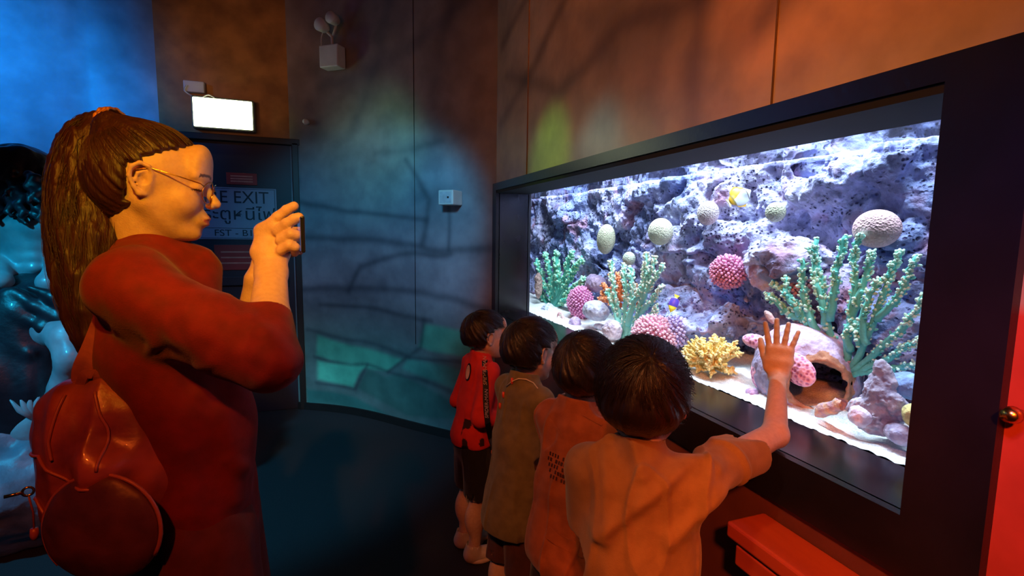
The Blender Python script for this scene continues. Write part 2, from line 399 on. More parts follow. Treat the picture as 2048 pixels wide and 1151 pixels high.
# tank wall (right): everything around the dark frame, painted in warm stone
def mural_right(P):
    Y, Z = P[:, 0], P[:, 1]; w = P + .03 * np.stack([fbm(P3(P) * 1.8, 2, 21), fbm(P3(P) * 1.8, 2, 22)], 1)
    n = fbm(P3(P) * A([1.2, 1.2, 1]) + 4, 4, 5)[:, None]
    c = A([.46, .34, .22]) * (1 + .25 * n)
    big = ((([(.2, 3.1), (.9, 2.6), (1.16, 2.45), (1.2, 1.95), (1.0, 1.72), (.2, 1.72)]), A([.60, .36, .20])),
           (([(1.22, 2.45), (1.7, 2.3), (2.1, 2.6), (1.9, 3.1), (1.2, 3.2)]), A([.40, .36, .24])),
           (([(1.22, 2.4), (1.24, 1.9), (1.8, 1.95), (2.0, 2.3), (1.6, 2.3)]), A([.34, .27, .20])))
    for poly, col in big:
        m_ = in_poly(w, poly); e = np.clip(seg_dist(w, list(poly) + [poly[0]]) / .10, 0, 1)[:, None]
        c = np.where(m_[:, None], c * (1 - e) + col * (1 + .3 * n) * e, c)
    c = np.where((Y < .46)[:, None] & (Z < 1.3)[:, None], A([.55, .07, .04]), c); low = ((Z < 1.0) & (Y > .46))[:, None]; c = np.where(low, A([.15, .05, .04]) * (1 + .2 * n), c)  # red light on the wall right of the window painted into its colour
    ln = [([(1.19, 3.2), (1.20, 2.4), (1.17, 1.7)], 1.6), ([(1.2, 2.05), (1.6, 2.12), (2.1, 2.0), (2.8, 2.3)], 1.3), ([(1.25, 2.9), (1.8, 2.55), (2.4, 2.2), (2.9, 2.05)], 1.3),
          ([(1.7, 3.1), (2.2, 2.7), (2.9, 2.5)], 1.2), ([(.4, 2.35), (.7, 2.1), (.95, 1.9)], 1.5), ([(.2, 2.0), (.6, 2.35), (.9, 2.9)], 1.5)]
    c = paint_lines(c, w, ln, .032, A([.07, .045, .04]), .5)
    return np.clip(c, .01, 1)
def plane_x(X): return lambda S, Z: np.stack([np.full_like(S, X), S, Z], 1)
# hole of the viewing window: Y .56..2.93, z .906..1.66
for nm, a in (('wall_right', (-.9, 3.0, 1.69, 3.3)), ('wall_right', (-.9, 3.0, 0, .80)), ('wall_right', (-.9, .47, .80, 1.69))):
    sheet(nm, plane_x(.97), a[0], a[1], a[2], a[3], .02, mural_right, M_mural)
sm = MB()
sm.box((.9685, .925, 2.5), (.002, .0015, .8)); sm.box((.9685, 2.475, 2.5), (.002, .003, .8))
struct(sm.build('trim_2', mat('joint_filler', srgb(170, 120, 80), rough=.6)))
struct(boxobj('floor', (-4, -2, -.05), (1.2, 4.6, 0), M_carpet))
struct(boxobj('ceiling', (-4, -2, 3.3), (2.2, 4.6, 3.35), M_black))
# back wall with the fire door niche
M_brown = mat('brown_plaster', srgb(185, 130, 74), srgb(140, 96, 56), rough=.5, scale=6, bump=.004, bscale=5)
struct(boxobj('wall_back', (-1.10, 4.16, 2.06), (-.20, 4.24, 3.3), M_brown))
struct(boxobj('wall_back', (-1.10, 4.16, 0), (-1.02, 4.24, 2.06), M_brown))
dl = MB(); dl.box((-.61, 4.15, 2.045), (.41, .03, .022)); dl.box((-1.0, 4.15, 1.02), (.022, .03, 1.02)); dl.box((-.235, 4.15, 1.02), (.022, .03, 1.02))
door = struct(boxobj('door_1', (-.98, 4.165, 0), (-.255, 4.21, 2.03), M_door, bv=.004))
fr_ = dl.build('door_frame', M_dark, door, smooth=False); bevel(fr_, .004)
pb = MB(); pb.box((-.62, 4.150, 1.02), (.30, .012, .035)); pb.box((-.90, 4.155, 1.02), (.025, .016, .05)); pb.box((-.33, 4.155, 1.02), (.025, .016, .05))
bevel(pb.build('push_bar', M_door, door, smooth=False), .006)
# left wall, blue lit paint
def leftw(S, Z):
    c = A([(-1.09, 4.16), (-1.5, 4.14), (-2.1, 3.95), (-2.8, 3.4), (-3.4, 2.6), (-3.7, 1.6)]); s = np.r_[0, np.cumsum(np.linalg.norm(np.diff(c, axis=0), axis=1))]
    return np.stack([np.interp(S, s, c[:, 0]), np.interp(S, s, c[:, 1]), Z], 1)
def leftcol(P):
    n = fbm(P3(P) * 2.2, 4, 31)[:, None]; n2 = fbm(P3(P) * A([9, 4, 1]), 3, 32)[:, None]
    return np.clip(A([.45, .55, .62]) * (1 + .35 * n + .12 * n2), .02, 1)
sheet('wall_left', leftw, 0, 3.9, 0, 3.3, .04, leftcol, M_mural)
# skirting of the curved wall
bs = MB(); ss = np.linspace(0, WS[-1], 40); c0 = curved(ss, ss * 0)
bv_ = []
for i, (x, y, _) in enumerate(c0):
    t = nrm(c0[min(i + 1, 39)] - c0[max(i - 1, 0)]); nn = A([-t[1], t[0], 0]); nn = nn if nn[1] < 0 else -nn
    bv_ += [A([x, y, 0]) + nn * .001, A([x, y, .055]) + nn * .001, A([x, y, .055]) + nn * .014, A([x, y, 0]) + nn * .016]
bs.add(bv_, [(4 * i + j, 4 * i + (j + 1) % 4, 4 * i + 4 + (j + 1) % 4, 4 * i + 4 + j) for i in range(39) for j in range(4)])
struct(bs.build('baseboard_curved', M_dark, smooth=False))

# ------------------------------------------------------------------ dark window surround and reveal
YF0, YF1, YO0, YO1, ZB, ZT = .44, 3.0, .56, 2.93, .905, 1.69
fm = MB()
def slab(x0, x1, y0, y1, z0, z1): fm.box(((x0 + x1) / 2, (y0 + y1) / 2, (z0 + z1) / 2), ((x1 - x0) / 2, (y1 - y0) / 2, (z1 - z0) / 2))
slab(.95, .975, YF0, YF1, .79, ZB); slab(.95, .975, YF0, YF1, 1.655, ZT + .008)
slab(.95, .975, YF0, YO0, ZB, 1.655); slab(.95, .975, YO1, YF1, ZB, 1.655)
sur = struct(fm.build('window_1', M_black, smooth=False))
rv = MB(); fm = rv
slab(.97, 1.16, YO0 - .02, YO1 + .02, ZB - .02, ZB)          # sill
slab(.97, 1.16, YO1, YO1 + .02, ZB, 1.655); slab(.97, 1.16, YO0 - .02, YO0, ZB, 1.655)
rv.build('window_reveal', M_reveal, sur, smooth=False)
fm = MB(); slab(.955, 1.163, YO0 - .02, YO1 + .02, 1.638, 1.675); fm.build('window_soffit', mat('matt_black', srgb(16, 14, 18), rough=.8), sur, smooth=False)
# acrylic pane
M_glass = bpy.data.materials.new('acrylic_pane'); M_glass.use_nodes = True
nt = M_glass.node_tree; nt.nodes.clear(); o_ = nt.nodes.new('ShaderNodeOutputMaterial'); mx = nt.nodes.new('ShaderNodeMixShader')
tr = nt.nodes.new('ShaderNodeBsdfTransparent'); tr.inputs[0].default_value = (.985, .99, 1, 1); gl = nt.nodes.new('ShaderNodeBsdfGlossy'); gl.inputs['Roughness'].default_value = .01
fz = nt.nodes.new('ShaderNodeFresnel'); fz.inputs[0].default_value = 1.12
nt.links.new(fz.outputs[0], mx.inputs[0]); nt.links.new(tr.outputs[0], mx.inputs[1]); nt.links.new(gl.outputs[0], mx.inputs[2]); nt.links.new(mx.outputs[0], o_.inputs[0])
gp = MB(); gp.add([(1.165, YO0 - .03, ZB - .01), (1.165, YO1 + .03, ZB - .01), (1.165, YO1 + .03, 1.66), (1.165, YO0 - .03, 1.66)], [(3, 2, 1, 0)])
gp.build('window_pane', M_glass, sur, smooth=False)
# closed case of the tank, dark inside
tk = MB(); fm = tk
slab(1.17, 1.95, .05, 3.95, .70, .72); slab(1.93, 1.95, .05, 3.95, .72, 2.6); slab(1.17, 1.95, .03, .05, .72, 2.6); slab(1.17, 1.95, 3.95, 3.97, .72, 2.6)
slab(1.165, 1.18, YO1, 3.95, .72, 2.6); slab(1.165, 1.18, .05, YO0, .72, 2.6); slab(1.165, 1.18, .05, 3.95, 1.655, 2.6); slab(1.17, 1.95, .05, 3.95, 2.6, 2.62)
struct(tk.build('wall_tank', M_black, smooth=False))

# ------------------------------------------------------------------ red rail below the window
M_redwood = mat('red_painted_wood', srgb(190, 85, 50), srgb(170, 70, 42), rough=.45, scale=14, stretch=(1, .1, 1), bump=.0008, bscale=40)
rl = empty('bumper_rail', (.90, -.1, .74), 'red painted wooden ledge rail fixed below the dark aquarium window', 'rail')
r1 = boxobj('top_board', (.855, -.9, .700), (.9685, .865, .738), M_redwood, bv=.006)
r2 = boxobj('lower_board', (.865, -.9, .640), (.9685, .845, .690), M_redwood, bv=.005)
rebase(rl, r1, r2)

# ------------------------------------------------------------------ fittings
M_lit = mat('lit_panel', (.9, 1, .9, 1), (.9, 1, .9, 1), emis=(.90, 1.0, .60, 1), estr=14)
ex = empty('exit_light', (-.685, 4.11, 2.2), 'glowing white exit light box with green edge above the fire door', 'exit light')
a1 = boxobj('housing', (-.880, 4.085, 2.09), (-.492, 4.16, 2.31), mat('grey_housing', srgb(110, 112, 105), rough=.5), bv=.01)
a2 = boxobj('lit_panel', (-.868, 4.078, 2.103), (-.504, 4.090, 2.297), M_lit, bv=.008)
gb = MB()
for x in np.arange(-.80, -.58, .045): gb.box((x, 4.0765, 2.15 + .006 * math.sin(x * 90)), (.016, .0012, .012))
a3 = gb.build('green_marking', mat('pale_green_print', srgb(205, 250, 205), rough=.5, emis=(.6, 1, .62, 1), estr=2.6), None, smooth=False)
rebase(ex, a1, a2, a3)
pl = boxobj('socket', (-.925, 4.11, 2.335), (-.80, 4.16, 2.41), M_metal, bv=.006)
tag(pl, 'pale square socket box on brown wall above the glowing exit light', 'socket')
cb = MB(); t = np.linspace(0, 1, 16)
cb.tube([(-.90 - .05 * math.sin(PI * u) + .08 * u, 4.10, 2.375 - .09 * u) for u in t], .005, 6)
cb.tube([(-.82 + .10 * u, 4.09, 2.285 + .035 * math.sin(PI * u)) for u in t], .005, 6)
tag(cb.build('cable', M_cable), 'looping white cable between socket box and glowing exit light', 'cable')

def text(name, s, loc, size, m, parent, rot=(PI / 2, 0, 0), align='CENTER', ext=.0008, sx=1.0):
    c = bpy.data.curves.new(name, 'FONT'); c.body = s; c.size = size; c.align_x = align; c.align_y = 'CENTER'; c.extrude = ext
    o = bpy.data.objects.new('tmp', c); COL.objects.link(o); me = bpy.data.meshes.new_from_object(o.evaluated_get(bpy.context.evaluated_depsgraph_get())); bpy.data.objects.remove(o)
    me.name = name; o = link(name, me, m, parent, smooth=False); o.location = loc; o.rotation_euler = rot; o.scale = (sx, 1, 1); return o
M_sign = mat('grey_sign_plastic', srgb(150, 140, 160), srgb(140, 132, 150), rough=.5, scale=4)
M_signd = mat('sign_lettering', srgb(30, 26, 44), rough=.5)
sg = empty('door_sign', (-.62, 4.16, 1.5), 'grey FIRE EXIT sign with Thai lettering on the dark door', 'sign')
b1 = boxobj('sign_board', (-.955, 4.157, 1.325), (-.375, 4.164, 1.70), M_sign, bv=.003)
bb = MB()
for x0, x1, z0, z1 in ((-.945, -.385, 1.690, 1.693), (-.945, -.385, 1.333, 1.336), (-.945, -.385, 1.405, 1.408), (-.945, -.942, 1.333, 1.693), (-.388, -.385, 1.333, 1.693)):
    bb.box(((x0 + x1) / 2, 4.156, (z0 + z1) / 2), ((x1 - x0) / 2, .001, (z1 - z0) / 2))
b2 = bb.build('sign_border', M_signd, None, smooth=False); rebase(sg, b1, b2)
sl = A(sg.location)
for s_, x, z, sz, sx in (('FIRE EXIT', -.665, 1.627, .125, .92), ('ประตูหนีไฟ', -.665, 1.505, .12, 1.1), ('FST - B1', -.665, 1.370, .065, 1.15)):
    text('lettering', s_, A([x, 4.1555, z]) - sl, sz, M_signd, sg, sx=sx)
M_redsign = mat('red_sign', srgb(165, 40, 36), srgb(150, 34, 30), rough=.5, scale=5)
for x0, x1, z0, z1, lb in ((-.70, -.50, 1.722, 1.806, 'small red notice on dark door above the grey sign'), (-.80, -.50, 1.10, 1.285, 'wide red notice on dark door below the grey sign')):
    s_ = tag(boxobj('red_notice', (x0, 4.156, z0), (x1, 4.164, z1), M_redsign, bv=.002), lb, 'notice')
    lm = MB()
    for k in range(3): lm.box(((x0 + x1) / 2, 4.1552, z0 + (z1 - z0) * (.28 + .22 * k)), ((x1 - x0) * .36, .0008, .005))
    lm.build('printed_lines', mat('red_print', srgb(215, 120, 100), rough=.5), s_, smooth=False)

# emergency lamp on the curved wall
def wall_frame(s, z):
    p = curved(A([s]), A([z]))[0]; q = curved(A([s + .02]), A([z]))[0]; t = nrm(q - p); n = A([-t[1], t[0], 0]); n = n if n[1] < 0 else -n
    return p, t, n, A([t, n, A([0, 0, 1])]).T   # columns: along, out, up
p, t, n, R_ = wall_frame(.41, 2.62)
el = empty('emergency_lamp', p, 'white twin-head emergency lamp box high on the curved wall', 'lamp')
m1 = MB(); m1.box(p + n * .055 + A([0, 0, -.01]), (.078, .045, .075), R_); e1 = m1.build('battery_box', M_metal, None, smooth=False); bevel(e1, .008)
m2 = MB()
for k, (dx, dz, rr) in enumerate(((-.04, .19, .045), (.05, .225, .04))):
    c = p + t * dx + n * .10 + A([0, 0, dz]); m2.tube([c - n * .05, c - n * .02, c + n * .035, c + n * .04], [rr * .5, rr * .9, rr, rr * .9], 18)
e2 = m2.build('lamp_head', M_metal)
m3 = MB(); m3.tube([p + n * .05 + A([0, 0, .06]), p + n * .055 + A([0, 0, .13]), p - t * .04 + n * .07 + A([0, 0, .17])], .010, 8)
m3.tube([p + n * .05 + A([0, 0, .13]), p + t * .05 + n * .07 + A([0, 0, .20])], .008, 8)
e3 = m3.build('bracket', M_metal)
m4 = MB(); m4.tube([p - t * (.07 + .03 * math.sin(PI * u)) + n * .07 + A([0, 0, .05 + .17 * u]) + t * .05 * u for u in np.linspace(0, 1, 14)], .0045, 6)
e4 = m4.build('wire', M_cable); rebase(el, e1, e2, e3, e4)
p, t, n, R_ = wall_frame(1.42, 1.615)
m1 = MB(); m1.box(p + n * .055, (.055, .055, .046), R_)
o = tag(m1.build('call_box', M_metal, None, smooth=False), 'small white box mounted mid-height on the curved wall near the tank', 'box'); bevel(o, .006)
m2 = MB(); m2.box(p + n * .111, (.042, .001, .034), R_); m2.build('front_cover', mat('cover_grey', srgb(200, 200, 205), rough=.4), o, smooth=False)
m2 = MB(); m2.box(p + n * .112 + t * .02, (.006, .002, .006), R_); m2.build('indicator', M_dark, o, smooth=False)
p, t, n, R_ = wall_frame(.15, 2.187)
m1 = MB(); m1.dome(p, n, .05, .022, n=14); tag(m1.build('wall_button', M_metal), 'tiny round white sensor beside the fire door corner', 'sensor')
kp = on_x(2043, 826, .965)
m1 = MB(); m1.tube([kp, kp + A([-.012, 0, 0]), kp + A([-.02, 0, 0]), kp + A([-.035, 0, 0])], [.006, .006, .013, .010], 14)
tag(m1.build('brass_latch', mat('brass_knob', srgb(220, 170, 90), rough=.25, metal=1)), 'tiny brass knob on red-lit wall right of the dark window surround', 'knob')
# ------------------------------------------------------------------ inside the aquarium
# water surface seen from below: part mirror, part clear
M_water = bpy.data.materials.new('water_surface'); M_water.use_nodes = True
nt = M_water.node_tree; nt.nodes.clear(); o_ = nt.nodes.new('ShaderNodeOutputMaterial'); mx = nt.nodes.new('ShaderNodeMixShader')
tr = nt.nodes.new('ShaderNodeBsdfTransparent'); tr.inputs[0].default_value = (.93, .97, 1, 1); gl = nt.nodes.new('ShaderNodeBsdfGlossy'); gl.inputs['Roughness'].default_value = .03
gl.inputs[0].default_value = (.85, .88, 1, 1); mx.inputs[0].default_value = .70
nt.links.new(tr.outputs[0], mx.inputs[1]); nt.links.new(gl.outputs[0], mx.inputs[2]); nt.links.new(mx.outputs[0], o_.inputs[0])
wy, wx = np.meshgrid(np.linspace(.06, 3.94, 160), np.linspace(1.182, 1.9, 30), indexing='ij')
wz = 1.652 + .0006 * vnoise(np.stack([wx * 14, wy * 14, wx * 0], -1))
i = np.arange(160 * 30).reshape(160, 30); q = np.stack([i[:-1, :-1], i[1:, :-1], i[1:, 1:], i[:-1, 1:]], -1).reshape(-1, 4)
me = bpy.data.meshes.new('water_surface'); me.from_pydata(np.stack([wx, wy, wz], -1).reshape(-1, 3).tolist(), [], q.tolist()); me.update()
tag(link('water_surface', me, M_water), 'still water surface across the top of the lit aquarium', 'water', kind='stuff')

M_rock = mat('reef_rock', (1, 1, 1, 1), (.74, .74, .80, 1), rough=.85, scale=48, attr=True, bump=.012, bscale=60, detail=8, spec=.25)
_nt = M_rock.node_tree; _N, _L = _nt.nodes, _nt.links; _b = _N['Principled BSDF']
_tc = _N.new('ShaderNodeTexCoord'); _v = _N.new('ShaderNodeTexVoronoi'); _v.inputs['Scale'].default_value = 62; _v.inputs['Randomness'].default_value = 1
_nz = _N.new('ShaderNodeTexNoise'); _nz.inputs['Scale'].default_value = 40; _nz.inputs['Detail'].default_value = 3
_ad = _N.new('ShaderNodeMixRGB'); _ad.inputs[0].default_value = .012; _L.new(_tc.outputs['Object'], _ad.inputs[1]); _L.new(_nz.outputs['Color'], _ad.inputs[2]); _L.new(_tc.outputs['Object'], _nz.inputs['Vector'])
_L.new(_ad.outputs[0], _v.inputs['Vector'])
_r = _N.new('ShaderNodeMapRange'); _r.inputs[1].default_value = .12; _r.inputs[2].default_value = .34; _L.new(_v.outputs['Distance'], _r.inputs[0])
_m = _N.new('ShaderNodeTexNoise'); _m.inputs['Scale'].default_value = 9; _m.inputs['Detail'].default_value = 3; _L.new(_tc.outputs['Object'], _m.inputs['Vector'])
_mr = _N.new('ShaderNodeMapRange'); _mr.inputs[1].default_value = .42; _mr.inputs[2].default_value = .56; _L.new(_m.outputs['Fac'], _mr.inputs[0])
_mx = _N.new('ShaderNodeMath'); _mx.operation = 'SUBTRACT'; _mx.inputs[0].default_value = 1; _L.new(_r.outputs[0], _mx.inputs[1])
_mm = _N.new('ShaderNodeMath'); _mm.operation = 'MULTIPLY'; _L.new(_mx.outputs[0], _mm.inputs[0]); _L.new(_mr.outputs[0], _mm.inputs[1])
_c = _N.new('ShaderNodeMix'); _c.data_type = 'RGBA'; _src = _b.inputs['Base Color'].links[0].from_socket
_L.new(_mm.outputs[0], _c.inputs['Factor']); _L.new(_src, _c.inputs['A']); _c.inputs['B'].default_value = (.07, .055, .16, 1); _L.new(_c.outputs['Result'], _b.inputs['Base Color'])  # shade of the pits painted in: rock colour darkened where the bump sinks
_bp = _N.new('ShaderNodeBump'); _bp.inputs['Distance'].default_value = .008; _bp.invert = True; _L.new(_mm.outputs[0], _bp.inputs['Height'])
_L.new(_b.inputs['Normal'].links[0].from_socket, _bp.inputs['Normal']); _L.new(_bp.outputs[0], _b.inputs['Normal'])
M_sand = mat('white_sand', srgb(240, 238, 235), srgb(205, 205, 208), rough=.95, scale=220, bump=.003, bscale=320)
M_rough = mat('live_stone', (1, 1, 1, 1), (.70, .68, .76, 1), rough=.85, scale=60, attr=True, bump=.003, bscale=130, spec=.25)
M_coral = mat('coral_skin', (1, 1, 1, 1), (.86, .86, .86, 1), rough=.6, scale=150, attr=True, bump=.0006, bscale=400, spec=.3, sss=.0)
M_brain = mat('brain_coral_skin', (1, 1, 1, 1), (.80, .80, .80, 1), rough=.7, scale=60, attr=True, bump=.0035, bscale=170, voro=True, spec=.3)
M_fish = mat('fish_skin', (1, 1, 1, 1), (.95, .95, .95, 1), rough=.35, scale=40, attr=True, spec=.6)

def rockcol(V):
    a = fbm(V * 4, 3, 41)[:, None]; b = fbm(V * 11, 3, 42)[:, None]; c = fbm(V * 30, 3, 43)[:, None]
    base = A([.34, .40, .72]) * (1 - np.clip(.5 + a, 0, 1)) + A([.66, .62, .86]) * np.clip(.5 + a, 0, 1)
    base = base * (1 + .30 * b + .28 * c)
    pk = np.clip(b * 1.6 - .35, 0, 1); base = base * (1 - pk) + A([.52, .30, .45]) * pk
    dk = np.clip(fbm(V * 7 + 3, 3, 44)[:, None] * 1.8 - .35, 0, .75); base = base * (1 - dk) + A([.16, .17, .30]) * dk
    return np.clip(base, .02, 1)
rk = SDF()
rk.box((1.80, 2.0, 1.35), (.27, 1.95, .75), rnd=.02, k=.01)
RB = [  # outcrops of the reef: pixel, plane distance, size (x, along, height)
    (1570, 520, 1.46, .13, .17, .10), (1660, 380, 1.52, .12, .20, .09), (1830, 330, 1.56, .12, .12, .12), (1480, 470, 1.53, .10, .20, .07),
    (1420, 560, 1.50, .08, .10, .07), (1480, 660, 1.49, .16, .22, .09), (1400, 600, 1.50, .10, .25, .09), (1300, 400, 1.55, .12, .35, .08), (1180, 520, 1.55, .10, .35, .10),
    (1160, 430, 1.55, .12, .4, .09), (1370, 480, 1.55, .10, .28, .06), (1250, 450, 1.56, .08, .2, .10), (1700, 560, 1.52, .10, .12, .10), (1800, 480, 1.55, .11, .14, .07),
    (1760, 620, 1.53, .13, .16, .10), (1850, 700, 1.50, .10, .10, .10), (1640, 650, 1.57, .12, .16, .08), (1540, 350, 1.58, .10, .25, .05), (1350, 650, 1.52, .12, .3, .06),
    (1440, 400, 1.57, .08, .2, .05), (1750, 330, 1.57, .08, .12, .05), (1240, 590, 1.56, .09, .3, .06)]
for x, y, X, a, b, c in RB:
    p = on_x(x, y, X + .05); rk.ell(p, (a, b, c), eul(random.uniform(-.3, .3), random.uniform(-.3, .3), random.uniform(-.4, .4)), k=.035)
def rd(P):
    d = .040 * fbm(P * A([5, 4, 6]), 3, 51) + .022 * fbm(P * 15, 3, 52) + .009 * fbm(P * 46, 2, 55)
    rdg = np.abs(fbm(P * A([6, 5, 8]) + 5, 2, 57)); d = d + .022 * np.clip(.2 - rdg, 0, 1) / .2
    w = worley(P * 38, 53); sel = np.clip(vnoise(P * 7 + 9, 54) * 2.5 + .7, 0, 1); return d + .016 * np.clip(.36 - w, 0, 1) / .36 * sel
rk.disp(rd, .05); rk.cut(lambda P: 1.672 - P[..., 2], .003)
me = rk.mesh((1.22, .10, .80), (1.64, 3.9, 1.72), .0056, 'reef_wall', rockcol)
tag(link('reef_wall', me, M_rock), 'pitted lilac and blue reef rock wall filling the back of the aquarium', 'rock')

# sand bed
sy, sx = np.meshgrid(np.linspace(.07, 3.93, 400), np.linspace(1.182, 1.75, 70), indexing='ij')
sz = .898 + .012 * fbm(np.stack([sx * 8, sy * 8, sx * 0], -1), 3, 61) * np.clip((sx - 1.19) / .06, 0, 1) + .004 * vnoise(np.stack([sx * 120, sy * 120, sx * 0], -1), 62) + .035 * np.clip((sx - 1.3) / .3, 0, 1)
i = np.arange(400 * 70).reshape(400, 70); q = np.stack([i[:-1, :-1], i[1:, :-1], i[1:, 1:], i[:-1, 1:]], -1).reshape(-1, 4)[:, ::-1]
me = bpy.data.meshes.new('sand_bed'); me.from_pydata(np.stack([sx, sy, sz], -1).reshape(-1, 3).tolist(), [], q.tolist()); me.update()
tag(link('sand_bed', me, M_sand), 'white coral sand on the floor of the aquarium', 'sand', kind='stuff')

def depth(p): return float((A(p) - CAM) @ FWD)
def rpx(p, n): return n * depth(p) / 1000.0     # size of n photo pixels at the point's own distance
def stone(name, px, py, X, rx, ry, rz, label, c1, c2=None, rot=0, cat='rock', amp=.12, seed=1, h=None, extra=None, m=None, sink=0, group=None):
    p = on_x(px, py, X); s = depth(p) / 1000.; r = A([rx, ry, rz]) * s; S_ = SDF()
    S_.ell(p, r, eul(0, rot, 0) if np.isscalar(rot) else eul(*rot), k=.01)
    if extra: extra(S_, p, s)
    m0 = float(min(r)); S_.disp(lambda P: amp * m0 * (fbm(P / m0 * .9, 3, seed) + .5 * fbm(P / m0 * 3.5, 2, seed + 3)), amp * m0)
    R2 = float(max(r)) * 2.0
    c1 = A(c1, float); c2 = A(c2 if c2 is not None else c1 * .7, float)
    def cf(V):
        t = np.clip(.5 + fbm(V / m0 * 1.3, 3, seed + 7), 0, 1)[:, None]; return c1 * t + c2 * (1 - t)
    me = S_.mesh(p - R2, p + R2, h or max(.0022, R2 / 55), name, cf)
    return tag(link(name, me, m or M_rough), label, cat, group)

# ---- brain corals on the rock face
def brain(px, py, X, rx, rz, col, label, dimple=None, squash=.8, rot=0):
    p = on_x(px, py, X); s = depth(p) / 1000.; S_ = SDF(); r = A([min(rx, rz) * squash, rx * 1.05, rz]) * s
    S_.ell(p, r, eul(rot, 0, 0), k=.005)
    if dimple: q = on_x(px + dimple[0], py + dimple[1], X - r[0] * .95); S_.ell(q, A([8, dimple[2], dimple[3]]) * s, eul(.3, 0, 0), k=.006, kind='sub')
    me = S_.mesh(p - r.max() * 1.25, p + r.max() * 1.25, max(.0016, r.max() / 26), 'brain_coral', lambda V: np.tile(A(col, float), (len(V), 1)) * (1 + .10 * fbm(V * 40, 2, 3)[:, None]))
    return tag(link('brain_coral', me, M_brain), label, 'coral', 'brain corals on the rock wall')
brain(1212, 478, 1.45, 21, 30, (.66, .62, .42), 'oval sand-yellow brain coral above the leftmost green staghorn coral', rot=.15)
brain(1321, 463, 1.43, 28, 27, (.84, .78, .56), 'round cream brain coral with a small hole in its top', dimple=(-6, -22, 4, 3))
brain(1258, 517, 1.47, 15, 14, (.62, .66, .52), 'smallest pale round brain coral low between two larger ones')
brain(1416, 426, 1.45, 23, 24, (.80, .66, .62), 'pinkish beige round brain coral left of the white and yellow fish')
brain(1551, 424, 1.45, 20, 20, (.62, .60, .42), 'small olive yellow brain coral right of the white and yellow fish')
brain(1753, 457, 1.42, 43, 38, (.92, .56, .58), 'large pink brain coral with a dark slit at upper right', dimple=(14, -4, 5, 7))

# ---- bumpy soft corals
def knob(px, py, X, rx, rz, nr, nl, n, core, tip, label, name='knobby_coral', tips2=None, seed=1, squash=.8, lobes=None):
    rg = np.random.default_rng(seed); p = on_x(px, py, X); s = depth(p) / 1000.; r = A([min(rx, rz) * squash, rx * 1.05, rz]) * s
    root = empty(name, p, label, 'coral'); b = MB(); i = np.arange(n) + .5; ph = np.arccos(1 - 2 * i / n); th = PI * (1 + 5 ** .5) * i
    Dn = np.stack([np.sin(ph) * np.cos(th), np.sin(ph) * np.sin(th), np.cos(ph)], 1)
    S_ = SDF(); S_.ell(p, r * .93, k=.01); S_.disp(lambda P: .06 * r.min() * fbm(P / r.min() * 1.5, 2, seed), .1 * r.min())
    me = S_.mesh(p - r.max() * 1.3, p + r.max() * 1.3, r.max() / 18, 'coral_body', lambda V: np.tile(A(core, float), (len(V), 1)))
    body = link('coral_body', me, M_coral)
    for d in Dn:
        if d[0] > .55: continue
        d2 = nrm(d / r); q = p + d * r * .90; L_ = nl * s * rg.uniform(.7, 1.3); c = A(tip) * rg.uniform(.8, 1.15)
        if tips2 is not None and q[1] < p[1] - r[1] * .35: c = A(tips2) * rg.uniform(.85, 1.1)
        jit = rg.normal(0, .18, 3); b.dome(q, d2 + jit, L_, nr * s * rg.uniform(.8, 1.15), np.clip(c, 0, 1), 6)
    kn = b.build('knobs', M_coral, attr=True); kn['kind'] = 'stuff'; rebase(root, body, kn); return root
knob(1456, 543, 1.44, 36, 31, 3.4, 8, 300, (.50, .14, .34), (.86, .36, .58), 'round magenta knobby coral alone on the blue rock below the white fish', seed=3)
knob(1592, 556, 1.47, 46, 32, 5, 8, 190, (.42, .16, .20), (.72, .34, .38), 'dusky red knobby coral partly behind the largest green staghorn coral', seed=4)
knob(1162, 604, 1.38, 31, 32, 2.4, 5, 360, (.42, .10, .28), (.80, .34, .60), 'magenta dome coral beside the leftmost green staghorn coral', seed=5)
knob(1308, 672, 1.30, 52, 40, 3.2, 9, 420, (.62, .24, .36), (.95, .56, .68), 'pink and violet bushy coral rising behind the children heads', tips2=(.95, .58, .70), seed=6)
knob(1352, 662, 1.36, 30, 30, 3.4, 7, 200, (.40, .28, .56), (.62, .50, .80), 'violet knobby coral tucked behind the pink bushy coral', seed=16)
# yellow branching bush
def bush(px, py, X, rx, rz, n, col, tip, label, seed, name='finger_coral'):
    rg = np.random.default_rng(seed); p = on_x(px, py, X); s = depth(p) / 1000.; root = empty(name, p + A([0, 0, -rz * s]), label, 'coral'); b = MB(); t_ = MB()
    base = p + A([0, 0, -rz * s * .75])
    for i in range(n):
        d = nrm([rg.uniform(-1, .5), rg.uniform(-1, 1), rg.uniform(-.15, 1)]); L_ = s * (abs(d[1]) * rx + abs(d[2]) * rz * 1.7 + abs(d[0]) * rx * .6) * rg.uniform(.8, 1.0)
        e = base + d * L_; m_ = (base + e) / 2 + rg.normal(0, .06 * L_, 3)
        b.tube([base, m_, e], [5 * s, 3.6 * s, 2.6 * s], 6, A(col) * rg.uniform(.85, 1.1))
        for k in range(9):
            u = rg.uniform(.5, 1.0); q = base * (1 - u) ** 2 + 2 * m_ * u * (1 - u) + e * u * u; dd = nrm(rg.normal(0, 1, 3) + d * .7)
            t_.dome(q, dd, s * rg.uniform(5, 9), s * rg.uniform(2, 3), np.clip(A(tip) * rg.uniform(.85, 1.1), 0, 1), 5)
    x1 = b.build('branches', M_coral, attr=True); x2 = t_.build('knobs', M_coral, attr=True); x2['kind'] = 'stuff'; rebase(root, x1, x2); return root
bush(1425, 708, 1.30, 42, 30, 130, (.80, .56, .16), (.98, .80, .34), 'bright yellow bushy finger coral behind the nearest boy', 8)

